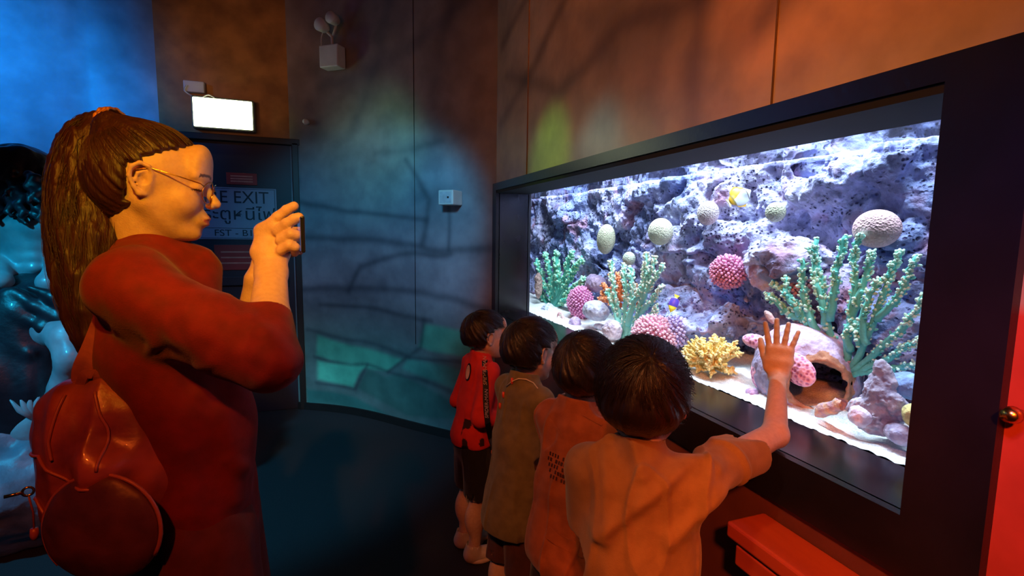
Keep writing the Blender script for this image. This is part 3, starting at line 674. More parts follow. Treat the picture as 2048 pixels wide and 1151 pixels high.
# ---- green staghorn corals
def staghorn(specs, col, tip, label, seed, w=1.0, group='green staghorn corals', name='staghorn_coral', stub=1.0):
    """specs: branches as lists of (px, py, X); radius tapers to the tip"""
    rg = np.random.default_rng(seed); p0 = on_x(*specs[0][0][:2], specs[0][0][2]); root = empty(name, p0, label, 'coral', group); parts = []; t_ = MB(); b = MB()
    for br in specs:
        P = A([on_x(x, y, X) for x, y, X in br]); n = 16; u = np.linspace(0, len(P) - 1, n)
        # smooth through the control points
        Q = np.stack([np.interp(u, np.arange(len(P)), P[:, k]) for k in range(3)], 1)
        for _ in range(3): Q[1:-1] = (Q[:-2] + 2 * Q[1:-1] + Q[2:]) / 4
        s = depth(Q[n // 2]) / 1000. * w; Q[1:] += rg.normal(0, 1.2 * s, (n - 1, 3)); r = np.linspace(6.0, 3.2, n) * s
        bb = b; bb.tube(Q, r, 8, col)
        L_ = np.linalg.norm(np.diff(Q, axis=0), axis=1).sum(); m = int(L_ / (1.7 * s))
        for k in range(m):
            v = rg.uniform(.12, 1) ** .8 * (n - 1); i = int(min(v, n - 2)); q = Q[i] + (Q[i + 1] - Q[i]) * (v - i); T = nrm(Q[i + 1] - Q[i])
            d = nrm(np.cross(T, rg.normal(0, 1, 3))); c = A(tip) if rg.random() < .55 + .4 * v / n else A(col) * 1.15
            t_.dome(q + d * r[i] * .7, d + T * .9, s * rg.uniform(4, 7.5) * stub, s * rg.uniform(1.8, 2.9) * stub, np.clip(c * rg.uniform(.85, 1.12), 0, 1), 5)
        t_.dome(Q[-1], Q[-1] - Q[-2], 4 * s, 3 * s, tip, 6)
    x1 = b.build('branches', M_coral, attr=True); x2 = t_.build('polyps', M_coral, attr=True); x2['kind'] = 'stuff'; rebase(root, x1, x2); return root
g1, g1t = (.10, .52, .38), (.42, .86, .58)
staghorn([[(1108, 618, 1.42), (1105, 590, 1.42), (1085, 560, 1.42), (1072, 518, 1.42)], [(1108, 618, 1.42), (1100, 570, 1.42), (1097, 530, 1.42), (1090, 510, 1.42)],
          [(1110, 615, 1.42), (1108, 560, 1.41), (1112, 530, 1.41), (1110, 504, 1.41)], [(1110, 618, 1.42), (1120, 570, 1.40), (1116, 545, 1.40), (1114, 505, 1.40)],
          [(1112, 615, 1.42), (1128, 560, 1.40), (1134, 530, 1.40), (1143, 502, 1.40)], [(1112, 612, 1.42), (1135, 565, 1.40), (1150, 535, 1.40), (1162, 520, 1.40)],
          [(1112, 615, 1.42), (1138, 585, 1.40), (1155, 570, 1.40), (1168, 558, 1.40)], [(1112, 618, 1.42), (1130, 600, 1.40), (1150, 588, 1.40), (1165, 566, 1.40)],
          [(1108, 622, 1.42), (1090, 600, 1.42), (1080, 585, 1.42), (1084, 545, 1.42)]], g1, g1t, 'leftmost green staghorn coral, dense and low at the dark tank end', 11)
g2, g2t = (.26, .70, .58), (.78, .98, .78)
staghorn([[(1250, 690, 1.32), (1240, 640, 1.33), (1228, 580, 1.33), (1221, 524, 1.33)], [(1250, 690, 1.32), (1250, 620, 1.32), (1253, 570, 1.32), (1246, 530, 1.32)],
          [(1254, 680, 1.32), (1262, 610, 1.32), (1264, 560, 1.32), (1259, 535, 1.32)], [(1254, 690, 1.32), (1280, 620, 1.31), (1288, 560, 1.31), (1293, 508, 1.31)],
          [(1283, 600, 1.31), (1292, 565, 1.31), (1303, 540, 1.31), (1309, 516, 1.31)], [(1283, 605, 1.31), (1300, 570, 1.31), (1312, 555, 1.31), (1326, 528, 1.31)],
          [(1280, 625, 1.31), (1300, 605, 1.31), (1312, 590, 1.31), (1324, 570, 1.31)], [(1270, 650, 1.31), (1295, 635, 1.31), (1310, 625, 1.31), (1314, 608, 1.31)],
          [(1256, 650, 1.31), (1270, 600, 1.31), (1278, 585, 1.31), (1281, 572, 1.31)], [(1245, 660, 1.32), (1228, 620, 1.32), (1222, 600, 1.32), (1216, 580, 1.32)]],
         g2, g2t, 'pale mint staghorn coral in front of the orange coral', 12)
g3, g3t = (.14, .60, .52), (.60, .95, .76)
staghorn([[(1680, 740, 1.40), (1660, 670, 1.40), (1650, 610, 1.39), (1640, 545, 1.39), (1622, 496, 1.39)], [(1660, 640, 1.39), (1670, 570, 1.38), (1678, 520, 1.38), (1688, 470, 1.38)],
          [(1690, 740, 1.40), (1700, 640, 1.38), (1712, 560, 1.37), (1706, 500, 1.37), (1722, 470, 1.37)], [(1700, 640, 1.38), (1722, 590, 1.37), (1735, 540, 1.37), (1745, 505, 1.37)],
          [(1700, 745, 1.40), (1735, 680, 1.38), (1765, 590, 1.37), (1785, 540, 1.37), (1803, 503, 1.37)], [(1755, 640, 1.37), (1800, 590, 1.36), (1815, 555, 1.36), (1832, 512, 1.36)],
          [(1700, 745, 1.40), (1770, 690, 1.37), (1820, 640, 1.36), (1850, 588, 1.36)], [(1700, 750, 1.40), (1770, 720, 1.37), (1820, 690, 1.36), (1845, 678, 1.36)],
          [(1680, 735, 1.40), (1640, 690, 1.39), (1610, 640, 1.39), (1585, 590, 1.39), (1545, 565, 1.39)], [(1640, 680, 1.39), (1612, 610, 1.38), (1605, 560, 1.38), (1606, 520, 1.38)],
          [(1650, 650, 1.39), (1648, 610, 1.38), (1628, 560, 1.38), (1632, 480, 1.38)], [(1610, 640, 1.39), (1580, 630, 1.39), (1550, 600, 1.39), (1530, 585, 1.39)],
          [(1600, 630, 1.39), (1590, 610, 1.38), (1570, 590, 1.38), (1572, 556, 1.38)], [(1700, 700, 1.39), (1690, 660, 1.37), (1712, 640, 1.37), (1716, 690, 1.36)],
          [(1720, 745, 1.39), (1790, 738, 1.37), (1830, 728, 1.36)], [(1735, 690, 1.37), (1720, 640, 1.36), (1738, 590, 1.36), (1762, 560, 1.36)]],
         g3, g3t, 'largest green staghorn coral spreading over the right half of the aquarium', 13, w=1.3)
staghorn([[(1232, 600, 1.37), (1212, 598, 1.37), (1198, 598, 1.37)], [(1232, 600, 1.37), (1215, 580, 1.37), (1205, 568, 1.37)], [(1240, 600, 1.37), (1234, 575, 1.37), (1222, 550, 1.37)],
          [(1242, 600, 1.37), (1240, 570, 1.37), (1234, 545, 1.37)], [(1246, 600, 1.37), (1250, 570, 1.37), (1246, 548, 1.37)], [(1250, 612, 1.37), (1262, 590, 1.37), (1270, 570, 1.37)],
          [(1255, 630, 1.37), (1268, 612, 1.37), (1278, 600, 1.37)], [(1240, 610, 1.37), (1218, 604, 1.37), (1204, 586, 1.37)]], (.72, .20, .08), (.92, .40, .20), 'orange branching coral between the magenta dome and the mint staghorn', 14, w=.9, group=None, name='orange_coral')

# ---- fish
def fish(px, py, X, L_, Hh, head, colf, label, fins, seed=1):
    """head: unit direction the nose points to; the body is flat across"""
    p = on_x(px, py, X); s = depth(p) / 1000.; L_, Hh = L_ * s, Hh * s
    fx = nrm(head); up = nrm(np.cross(nrm(p - CAM + A([.1, -.2, 0])), fx)); up = up if up[2] >= -.3 else -up; sd = np.cross(fx, up); R_ = A([fx, up, sd]).T
    root = empty('reef_fish', p, label, 'fish'); S_ = SDF()
    S_.ell(p, (L_ * .40, Hh * .46, L_ * .10), R_, k=.01); S_.cap(p + fx * L_ * .28, p + fx * L_ * .47, Hh * .16, Hh * .05, k=Hh * .2)
    S_.seg(p - fx * L_ * .3, p - fx * L_ * .42, (Hh * .14, L_ * .05), (Hh * .10, L_ * .02), up, k=Hh * .15)
    loc = lambda V: ((V - p) @ R_) / A([L_, Hh, L_])
    me = S_.mesh(p - L_ * .65, p + L_ * .65, L_ / 45, 'fish_body', lambda V: colf(loc(V))); body = link('fish_body', me, M_fish); parts = [body]
    for nm, pts, c in fins:
        n = len(pts); th = L_ * .012; V = [p + R_ @ A([x * L_, y * Hh, z]) for z in (-th, th) for x, y in pts]
        mb = MB(); mb.add(V, [tuple(range(n)), tuple(range(2 * n - 1, n - 1, -1))] + [(i, i + n, (i + 1) % n + n, (i + 1) % n) for i in range(n)], c); parts.append(mb.build(nm, M_fish, attr=True, smooth=False))
    mb = MB()
    for sg_ in (-1, 1): mb.dome(p + R_ @ A([L_ * .33, Hh * .05, sg_ * L_ * .045]), sd * sg_, L_ * .03, L_ * .032, (.02, .02, .02), 8)
    parts.append(mb.build('eye', M_fish, attr=True)); rebase(root, *parts); return root
def c_but(q):
    c = np.tile(A([.86, .88, .95]), (len(q), 1)); y = (q[:, 1] > .12 + .5 * q[:, 0]); c[q[:, 0] < -.33] = (.95, .55, .05)
    c[y] = (1.0, .52, .03); c[(q[:, 0] > .25) & (q[:, 0] < .29)] = (.15, .1, .05); c[(q[:, 0] > -.34) & (q[:, 0] < -.28)] = (.5, .35, .1); return c
fins = [('dorsal_fin', [(-.34, .18), (-.25, .42), (0, .56), (.18, .42), (.05, .35), (-.15, .30)], (.95, .55, .10)), ('anal_fin', [(-.34, -.18), (-.25, -.42), (0, -.56), (.1, -.40), (-.1, -.3)], (.95, .50, .06)),
        ('tail_fin', [(-.38, .08), (-.55, .24), (-.52, 0), (-.55, -.24), (-.38, -.08)], (.95, .80, .45)), ('side_fin', [(.12, -.02), (-.02, .06), (-.05, -.06), (.10, -.10)], (.95, .85, .6))]
fish(1479, 393, 1.36, 50, 42, RGT * .8 + UPV * .45, c_but, 'white and yellow butterfly fish swimming high before the rock', fins)
def c_bi(q):
    c = np.tile(A([.10, .06, .55]), (len(q), 1)); c[q[:, 0] > .12] = (.95, .80, .05); c[q[:, 0] < -.36] = (.98, .85, .08); return c
fins2 = [('dorsal_fin', [(-.36, .12), (-.30, .46), (.05, .52), (.2, .35), (0, .3)], (.12, .07, .55)), ('anal_fin', [(-.36, -.12), (-.3, -.46), (0, -.5), (.1, -.35)], (.12, .07, .55)),
         ('tail_fin', [(-.38, .10), (-.56, .30), (-.54, -.30), (-.38, -.10)], (.98, .85, .08))]
fish(1347, 608, 1.30, 36, 19, -RGT * .35 - UPV * .9, c_bi, 'small fish, half yellow and half deep blue, beside the mint staghorn', fins2)

# ---- stones and finds on the sand
stone('white_shell', 1092, 630, 1.33, 16, 22, 24, 'pointed white shell rock at the far left of the sand', (.86, .88, .95), (.60, .64, .80), rot=.5, seed=3, amp=.25)
def petals(S_, p, s):
    for k in range(6): a = k * 1.05; S_.ell(p + A([0, math.cos(a), math.sin(a) * .9]) * 12 * s, A([4, 7, 9]) * s, eul(a, 0, 0), k=.004)
stone('flower_coral', 1121, 641, 1.27, 8, 11, 10, 'cream and pink flower-like coral on the sand beside the white shell', (.92, .80, .68), (.80, .42, .42), seed=5, cat='coral', extra=petals, amp=.15)
stone('lilac_stone', 1150, 649, 1.27, 12, 16, 16, 'small lilac stone just right of the cream flower coral', (.68, .52, .80), (.50, .40, .62), seed=6)
stone('long_stone', 1192, 622, 1.32, 22, 38, 20, 'long grey stone lying below the magenta dome coral', (.66, .66, .74), (.46, .46, .56), rot=.1, seed=7)
stone('grey_shard', 1103, 665, 1.24, 14, 26, 9, 'flat grey shard on the sand near the small boys faces', (.50, .50, .56), (.36, .34, .40), seed=17)
stone('beige_stone', 1224, 660, 1.26, 18, 22, 22, 'round beige stone at the foot of the mint staghorn', (.72, .62, .62), (.55, .46, .52), seed=8)
stone('white_slab', 1200, 653, 1.33, 10, 18, 6, 'thin white slab lying behind the round beige stone', (.80, .84, .95), (.6, .66, .8), seed=9)
stone('purple_boulder', 1190, 566, 1.45, 20, 30, 18, 'dusky purple boulder behind the leftmost staghorn', (.42, .30, .42), (.30, .22, .34), seed=10)
stone('brown_sponge', 1077, 570, 1.36, 8, 9, 26, 'upright brown sponge at the dark end of the tank', (.62, .40, .32), (.40, .26, .22), seed=12, cat='sponge', amp=.2)
stone('blue_ledge', 1425, 768, 1.30, 25, 38, 14, 'blue grey ledge rock holding the yellow coral', (.42, .46, .66), (.30, .34, .50), seed=14)
# broken round pot with coral crust
p = on_x(1608, 742, 1.40); s = depth(p) / 1000.
S_ = SDF(); ax = nrm(on_x(1652, 785, 1.27) - p); R_ = np.stack(basis(ax), 1)
S_.ell(p, A([96, 96, 112]) * s, R_, k=.01)
mouth = on_x(1652, 785, 1.27)
S_.ell(p + ax * 4 * s, A([86, 86, 101]) * s, R_, k=.004, kind='sub'); S_.ell(mouth, A([62, 62, 66]) * s, R_, k=.004, kind='sub')
S_.disp(lambda P: .006 * fbm(P * 18, 3, 71) + .002 * fbm(P * 70, 2, 72), .012)
def potcol(V):
    q = (V - p); d = np.linalg.norm(q - (mouth - p), axis=1) / s; n = fbm(V * 22, 3, 73); c = np.tile(A([.46, .40, .56]), (len(V), 1)) * (1 + .3 * fbm(V * 9, 3, 74)[:, None])
    pk = (n + .6 * fbm(V * 6 + 2, 2, 75) > .05); c[pk] = (.72, .46, .58); o = (d < 82 + 12 * n); c[o] = (.46, .26, .16)
    ins = np.linalg.norm((q / s) @ R_ / A([90, 90, 106]), axis=1) < 1.0; c[ins] = (.035, .022, .03); return c  # inside painted near black, the shade of the hollow put into the colour
pot = tag(link('broken_pot', S_.mesh(p - 150 * s, p + 150 * s, .0034, 'broken_pot', potcol), M_rough), 'big round broken pot lying open on the sand behind the raised hand', 'pot')
# honeycomb coral on the pot: ridged cells
def honey(px, py, X, r, label, col=(.95, .50, .66), seed=1, rot=(0, 0, 0), n=11):
    p_ = on_x(px, py, X); s = depth(p_) / 1000.; S_ = SDF(); S_.ell(p_, A(r) * s, eul(*rot), k=.01); cell = 7.5 * s
    S_.disp(lambda P: -.0 + .0035 * (np.clip(.55 - worley(P / cell, seed), -.1, .55) / .55), .005)
    def cf(V): w = worley(V / cell, seed); t = np.clip((w - .30) / .25, 0, 1)[:, None]; return A([.50, .16, .34]) * (1 - t) + A(col) * t
    R2 = max(r) * s * 1.3; return tag(link('honeycomb_coral', S_.mesh(p_ - R2, p_ + R2, .0018, 'honeycomb_coral', cf), M_coral), label, 'coral')
honey(1596, 738, 1.275, (16, 40, 30), 'bright pink honeycomb coral on the pot right of the boy wrist', seed=4, rot=(.4, 0, 0))
honey(1526, 746, 1.29, (18, 26, 34), 'bright pink honeycomb coral on the pot left of the boy wrist', seed=6)
honey(1512, 682, 1.33, (16, 32, 14), 'small pink crust coral behind the raised fingertips', seed=8)
stone('yellow_lump', 1537, 772, 1.27, 10, 14, 16, 'yellowish lump below the left pink honeycomb coral', (.80, .74, .46), (.62, .40, .38), seed=21)
stone('violet_lump', 1505, 786, 1.25, 10, 16, 10, 'small violet lump on the sand left of the raised arm', (.60, .42, .66), (.46, .30, .50), seed=22)
stone('pink_shell', 1540, 634, 1.36, 6, 17, 7, 'small pink shell above the raised fingertips', (.78, .50, .44), (.55, .36, .34), rot=(.7, 0, 0), seed=23, cat='shell')
def logx(S_, p, s): S_.cap(p + A([0, .9, -.45]) * 34 * s, p + A([0, -.7, .55]) * 42 * s, 14 * s, 11 * s, k=.006); S_.cap(p + A([0, -.4, .5]) * 36 * s, p + A([.2, -1.0, .1]) * 50 * s, 10 * s, 9 * s, k=.006)
stone('driftwood', 1664, 818, 1.245, 10, 12, 11, 'short pale driftwood log lying in the mouth of the broken pot', (.62, .44, .30), (.48, .34, .40), seed=24, cat='log', extra=logx)
def colx(S_, p, s):
    S_.cap(p + A([0, 0, -60]) * s, p + A([0, 0.2, 52]) * s, 34 * s, 15 * s, k=.01); S_.ell(p + A([0, -28, -22]) * s, A([22, 24, 30]) * s, k=.01); S_.ell(p + A([-4, 26, -46]) * s, A([22, 28, 24]) * s, k=.01)
stone('upright_stone', 1762, 785, 1.27, 24, 26, 40, 'tall pointed grey stone standing right of the broken pot', (.56, .54, .62), (.36, .34, .44), seed=25, extra=colx, amp=.22)
stone('white_stone', 1722, 832, 1.235, 17, 24, 21, 'rounded white stone at the foot of the tall grey stone', (.84, .80, .92), (.62, .58, .74), seed=26)
stone('white_stone', 1722, 806, 1.26, 14, 24, 12, 'thin pale stone resting behind the rounded white stone', (.76, .74, .88), (.58, .54, .70), rot=(-.4, 0, 0), seed=27)
stone('grey_boulder', 1800, 868, 1.25, 20, 30, 20, 'low lilac grey boulder in the right-hand corner of the sand', (.58, .54, .68), (.40, .38, .52), seed=28)
stone('yellow_sponge', 1826, 830, 1.25, 14, 20, 24, 'yellow sponge cut off by the right edge of the window', (.84, .76, .30), (.62, .60, .26), seed=29, cat='sponge')
stone('blue_stone', 1815, 770, 1.34, 26, 36, 26, 'blue rock between the tall grey stone and the window edge', (.26, .44, .72), (.20, .30, .52), seed=30)
# ------------------------------------------------------------------ people
M_skin = mat('skin', (1, 1, 1, 1), (.90, .86, .84, 1), rough=.45, scale=90, attr=True, bump=.0006, bscale=350, sss=.12, spec=.4)
def hairmat(name, c, rough=.38):
    return mat(name, c, tuple(x * .55 for x in c[:3]) + (1,), rough=rough, scale=60, bump=.0015, bscale=260, stretch=(1, 1, .12), spec=.55)
M_hair = hairmat('black_hair', (.020, .010, .008, 1), .42); M_hairw = hairmat('dark_brown_hair', (.045, .009, .006, 1), .5)
def cloth(name, c, c2=None, rough=.85, bump=.0006, sc=420, sheen=.15): return mat(name, c, c2, rough=rough, scale=30, bump=bump, bscale=sc, spec=.25, sheen=sheen)
SKIN = A([.66, .42, .30])

def frame(pos, fwd, s=1.0, up=(0, 0, 1)):
    up = nrm(up); f = nrm(A(fwd, float) - up * (A(fwd, float) @ up)); l = np.cross(up, f); T = np.eye(4); T[:3, :3] = np.stack([f, l, up], 1) * s; T[:3, 3] = pos; return T
def sub_frame(T, pos, yaw=0, pitch=0, roll=0, s=1.0):
    """frame inside T; pitch>0 looks down"""
    Q = A(Matrix.Rotation(yaw, 3, 'Z') @ Matrix.Rotation(pitch, 3, 'Y') @ Matrix.Rotation(roll, 3, 'X')); R = np.eye(4); R[:3, :3] = T[:3, :3] @ Q * s; R[:3, 3] = T[:3, :3] @ A(pos, float) + T[:3, 3]; return R
def to_local(T, V): return (V - T[:3, 3]) @ np.linalg.inv(T[:3, :3]).T

def head(S, T, child=False, fine=True):
    """adult head 0.22 m high in frame T (x to the face, y left, z up, origin mid head)"""
    s0, t0 = S.sc, S.T; S.T = T; S.sc = float(np.linalg.norm(T[:3, 0]))
    S.ell((-.012, 0, .022), (.098, .077, .088), k=.02)
    S.ell((.030, 0, -.050), (.058, .056 if child else .052, .058), k=.035)
    S.cap((.078, -.008, -.094), (.078, .008, -.094), .015, k=.022)
    for y in (-1, 1):
        S.cap((.000, y * .055, -.045), (.055, y * .020, -.092), .014, .012, k=.03)      # jaw line
        S.ell((.055, y * .038, -.032), (.030, .026, .028), k=.022)                       # cheek
        S.ell((.094, y * .033, .006), (.014, .020, .013), k=.016, kind='sub')            # socket
        S.ell((.076, y * .032, .004), (.0145, .0165, .0135), k=.003)                     # lid over the eye
        S.cap((.088, y * .014, .023), (.074, y * .050, .025), .007, .005, k=.014)        # brow
    S.ell((.073, 0, .050), (.025, .055, .045), k=.02)
    S.cap((.086, 0, .012), (.1125, 0, -.024), .0065, .0100, k=.011)
    for y in (-1, 1): S.ell((.103, y * .0115, -.031), (.009, .0075, .007), k=.005)
    for y in (-1, 1): S.ell((.106, y * .006, -.0385), (.004, .0028, .003), k=.002, kind='sub')
    S.ell((.084, 0, -.062), (.020, .028, .020), k=.012)
    S.ell((.0985, 0, -.0575), (.0085, .021, .0055), eul(0, .25, 0), k=.003); S.ell((.0965, 0, -.0695), (.0095, .018, .0062), k=.003)
    S.cap((.108, -.018, -.0633), (.108, .018, -.0633), .0016, k=.0035, kind='sub')
    for y in (-1, 1):                                                                     # ears
        c = lambda x, z, d=0: (x, y * (.0765 + d), z)
        S.ell((-.004, y * .072, -.008), (.015, .010, .028), k=.008)
        S.chain([c(.006, -.010), c(.008, .010), c(.002, .024, .006), c(-.012, .028, .010), c(-.024, .018, .013), c(-.026, 0, .012), c(-.018, -.018, .009), c(-.008, -.030, .005), c(0, -.031, .001)],
                [.003, .0035, .004, .0042, .0042, .004, .004, .0055, .004], k=.003)
        if fine:
            S.chain([c(-.004, .014, .004), c(-.014, .008, .007), c(-.016, -.004, .007), c(-.010, -.014, .005)], [.0025, .003, .003, .0025], k=.003)
            S.ell((-.004, y * .084, -.003), (.007, .008, .009), k=.004, kind='sub')
    S.T, S.sc = t0, s0
def hand(S, wrist, d, n, side, s=1.0, curl=(.2, .2, .25, .3), spread=.12, thumb=.5, k=.004, tcurl=.2):
    """wrist point, d towards the fingers, n out of the back of the hand, side=+1 when the thumb lies towards cross(d,n)"""
    d = nrm(d); n = nrm(A(n, float) - d * (A(n, float) @ d)); t = np.cross(d, n) * side; W = A(wrist, float)
    S.seg(W - d * .01 * s, W + d * .045 * s, (.026 * s, .017 * s), (.036 * s, .015 * s), t, k=.012)
    S.seg(W + d * .045 * s, W + d * .082 * s, (.037 * s, .015 * s), (.038 * s, .0125 * s), t, k=.012)
    ln = ((.030, .024, .020, .0088), (.033, .027, .021, .0090), (.030, .025, .020, .0086), (.024, .018, .018, .0078))
    for i, (a, b, c, r) in enumerate(ln):
        off = .027 - .018 * i; base = W + (d * (.086 - .004 * abs(i - 1.2)) + t * off) * s; an = spread * (1.3 - i); dd = nrm(d * math.cos(an) + t * math.sin(an)); p = base; q = dd; r *= s
        S.cap(p - dd * .02 * s, p, r * .95, r * 1.05, k=.008)
        for L_, m in ((a, 1.0), (b, 1.1), (c, .8)):
            ang = curl[i] * m; q = nrm(q * math.cos(ang) - n * math.sin(ang)) if ang else q; e = p + q * L_ * s; S.cap(p, e, r, r * .93, k=.0022 if p is base else .003); p = e; r *= .92
            n_ = n
    tb = W + (d * .022 + t * .026 - n * .006) * s; td = nrm(d * math.cos(thumb) + t * math.sin(thumb) - n * tcurl); q1 = tb + td * .036 * s; q2 = q1 + nrm(td + d * .35 - n * tcurl) * .028 * s; q3 = q2 + nrm(td * .7 + d * .6 - n * tcurl) * .022 * s
    S.cap(W + d * .01 * s, tb, .014 * s, .013 * s, k=.01); S.cap(tb, q1, .0135 * s, .0105 * s, k=.01); S.cap(q1, q2, .0102 * s, .0098 * s, k=.003); S.cap(q2, q3, .0098 * s, .0078 * s, k=.003)
def strands(name, lines, rad, m, parent):
    hc = bpy.data.hair_curves.new(name); sizes = [len(l) for l in lines]; hc.add_curves(sizes)
    hc.position_data.foreach_set('vector', np.vstack(lines).astype(np.float32).ravel())
    ra = hc.attributes.get('radius') or hc.attributes.new('radius', 'FLOAT', 'POINT')
    rr = np.concatenate([rad * np.linspace(1, .35, n) for n in sizes]).astype(np.float32); ra.data.foreach_set('value', rr)
    o = bpy.data.objects.new(name, hc); COL.objects.link(o); hc.materials.append(m); o.parent = parent; o['kind'] = 'stuff'; return o

def crop_hair(Th, s, whorl, fringe, seed, parts, thick=.016, nape=-.062, side=.0, long_=1.0, n=2600, matr=None):
    """short straight hair combed down from the crown"""
    matr = matr or M_hair; H = SDF(T=Th, scale=s); r = A([.098, .077, .088]); c0 = A([-.012, 0, .022])
    H.ell(c0, r + thick, k=.01); H.ell((-.055, 0, -.018), (.060 + thick * .5, .066 + thick * .4, .060), k=.03)
    def face(P):
        q = to_local(Th, P); f1 = (q[..., 0] - fringe[0]) + (q[..., 2] - fringe[1]) * -.18; zc = q[..., 2] - fringe[1]
        a = np.maximum(-(q[..., 0] - .012), zc)         # in front of the ears and below the fringe
        lobe = np.maximum(np.abs(q[..., 0] + .004) - .022, q[..., 2] - .028)          # clear the ears
        b = q[..., 2] - (nape + .35 * np.clip(q[..., 0] + .05, 0, .1))
        return np.minimum(np.minimum(a, lobe), b) * s
    H.cut(face, .006 * s)
    w = nrm(whorl)
    def gro(P):
        q = nrm_rows(to_local(Th, P) - c0); u, v, _ = basis(w); ang = np.arctan2(q @ v, q @ u); el = q @ w
        return s * (.0032 * vnoise(np.stack([ang * 9 + el * 2.5, el * 2.0, ang * 0 + seed], -1)) + .0015 * vnoise(np.stack([ang * 26 + el * 5, el * 3, ang * 0 + seed], -1)))
    H.disp(gro, .004 * s); H.disp(lambda P: s * thick * .75 * np.clip((-.005 - to_local(Th, P)[..., 2]) / .06, 0, 1) ** 1.5, thick * .75 * s)
    p = Th[:3, 3]; R2 = .155 * s
    hair = link('hair', H.mesh(p - R2, p + R2, .0034, 'hair'), matr); parts.append(hair)
    rg = np.random.default_rng(seed); L = []; u, v, _ = basis(w)
    for i in range(n):
        a = rg.uniform(0, 2 * PI); e0 = rg.uniform(0, 1) ** .6 * 1.9; Ln = rg.uniform(.5, .9) * long_; tw = rg.uniform(.1, .5); pts = []
        for j in range(7):
            e = e0 + Ln * j / 6; aa = a + tw * j / 6; d = w * math.cos(e) + (u * math.cos(aa) + v * math.sin(aa)) * math.sin(e); lift = thick + .002 + .007 * (j / 6) ** 2 * rg.uniform(.2, 1)
            lift -= thick * .75 * min(1, max(0, (-.005 - (c0 + d * r)[2]) / .06)) ** 1.5; q = c0 + d * (r + lift); pts.append(q)
        q = pts[-1]; m_ = pts[3]
        bad = lambda q: (q[0] > .02 and q[2] < fringe[1] - .012) or q[2] < nape - .012 or (abs(q[0] + .004) < .024 and q[2] < .018 and abs(q[1]) > .06)
        if any(bad(x_) for x_ in pts): continue
        L.append((A(pts) @ Th[:3, :3].T) + Th[:3, 3])
    return hair, L
def nrm_rows(q): return q / (np.linalg.norm(q, axis=-1, keepdims=True) + 1e-9)

def folds(S, amp=.004, f=(14, 14, 5), seed=1, T=None):
    def g(P):
        q = P if T is None else to_local(T, P); a = fbm(q * A(f) + seed, 2, seed); b = np.abs(vnoise(q * A(f) * 1.1 + 3.3, seed + 4)); return amp * a - amp * .9 * (np.clip(.22 - b, 0, 1) / .22)
    S.disp(g, amp * 1.5)

def skincol(Th, s, lips=(.50, .20, .17)):
    def f(V):
        q = to_local(Th, V); c = np.tile(SKIN, (len(V), 1)) * (1 + .05 * fbm(V * 30, 2, 5)[:, None])
        lp = (np.abs(q[:, 2] + .0635) < .0115) & (q[:, 0] > .088) & (np.abs(q[:, 1]) < .021) & (np.abs(q[:, 2] + .0635) < .0115 * (1.1 - np.abs(q[:, 1]) / .024)); c[lp] = lips
        ay = np.abs(q[:, 1]); br = (q[:, 0] > .06) & (ay > .014) & (ay < .052) & (np.abs(q[:, 2] - (.0265 + .004 * np.sin((ay - .014) / .038 * PI))) < .0032); c[br] = (.10, .05, .04)
        la = (q[:, 0] > .07) & (ay > .018) & (ay < .050) & (np.abs(q[:, 2] - (-.003 + .0 * ay)) < .0016); c[la] = (.06, .03, .03)
        ck = np.exp(-((q[:, 0] - .06) ** 2 + (ay - .045) ** 2 + (q[:, 2] + .035) ** 2) / .0006)[:, None]; return c * (1 - .15 * ck) + A([.72, .32, .26]) * .15 * ck
    return f

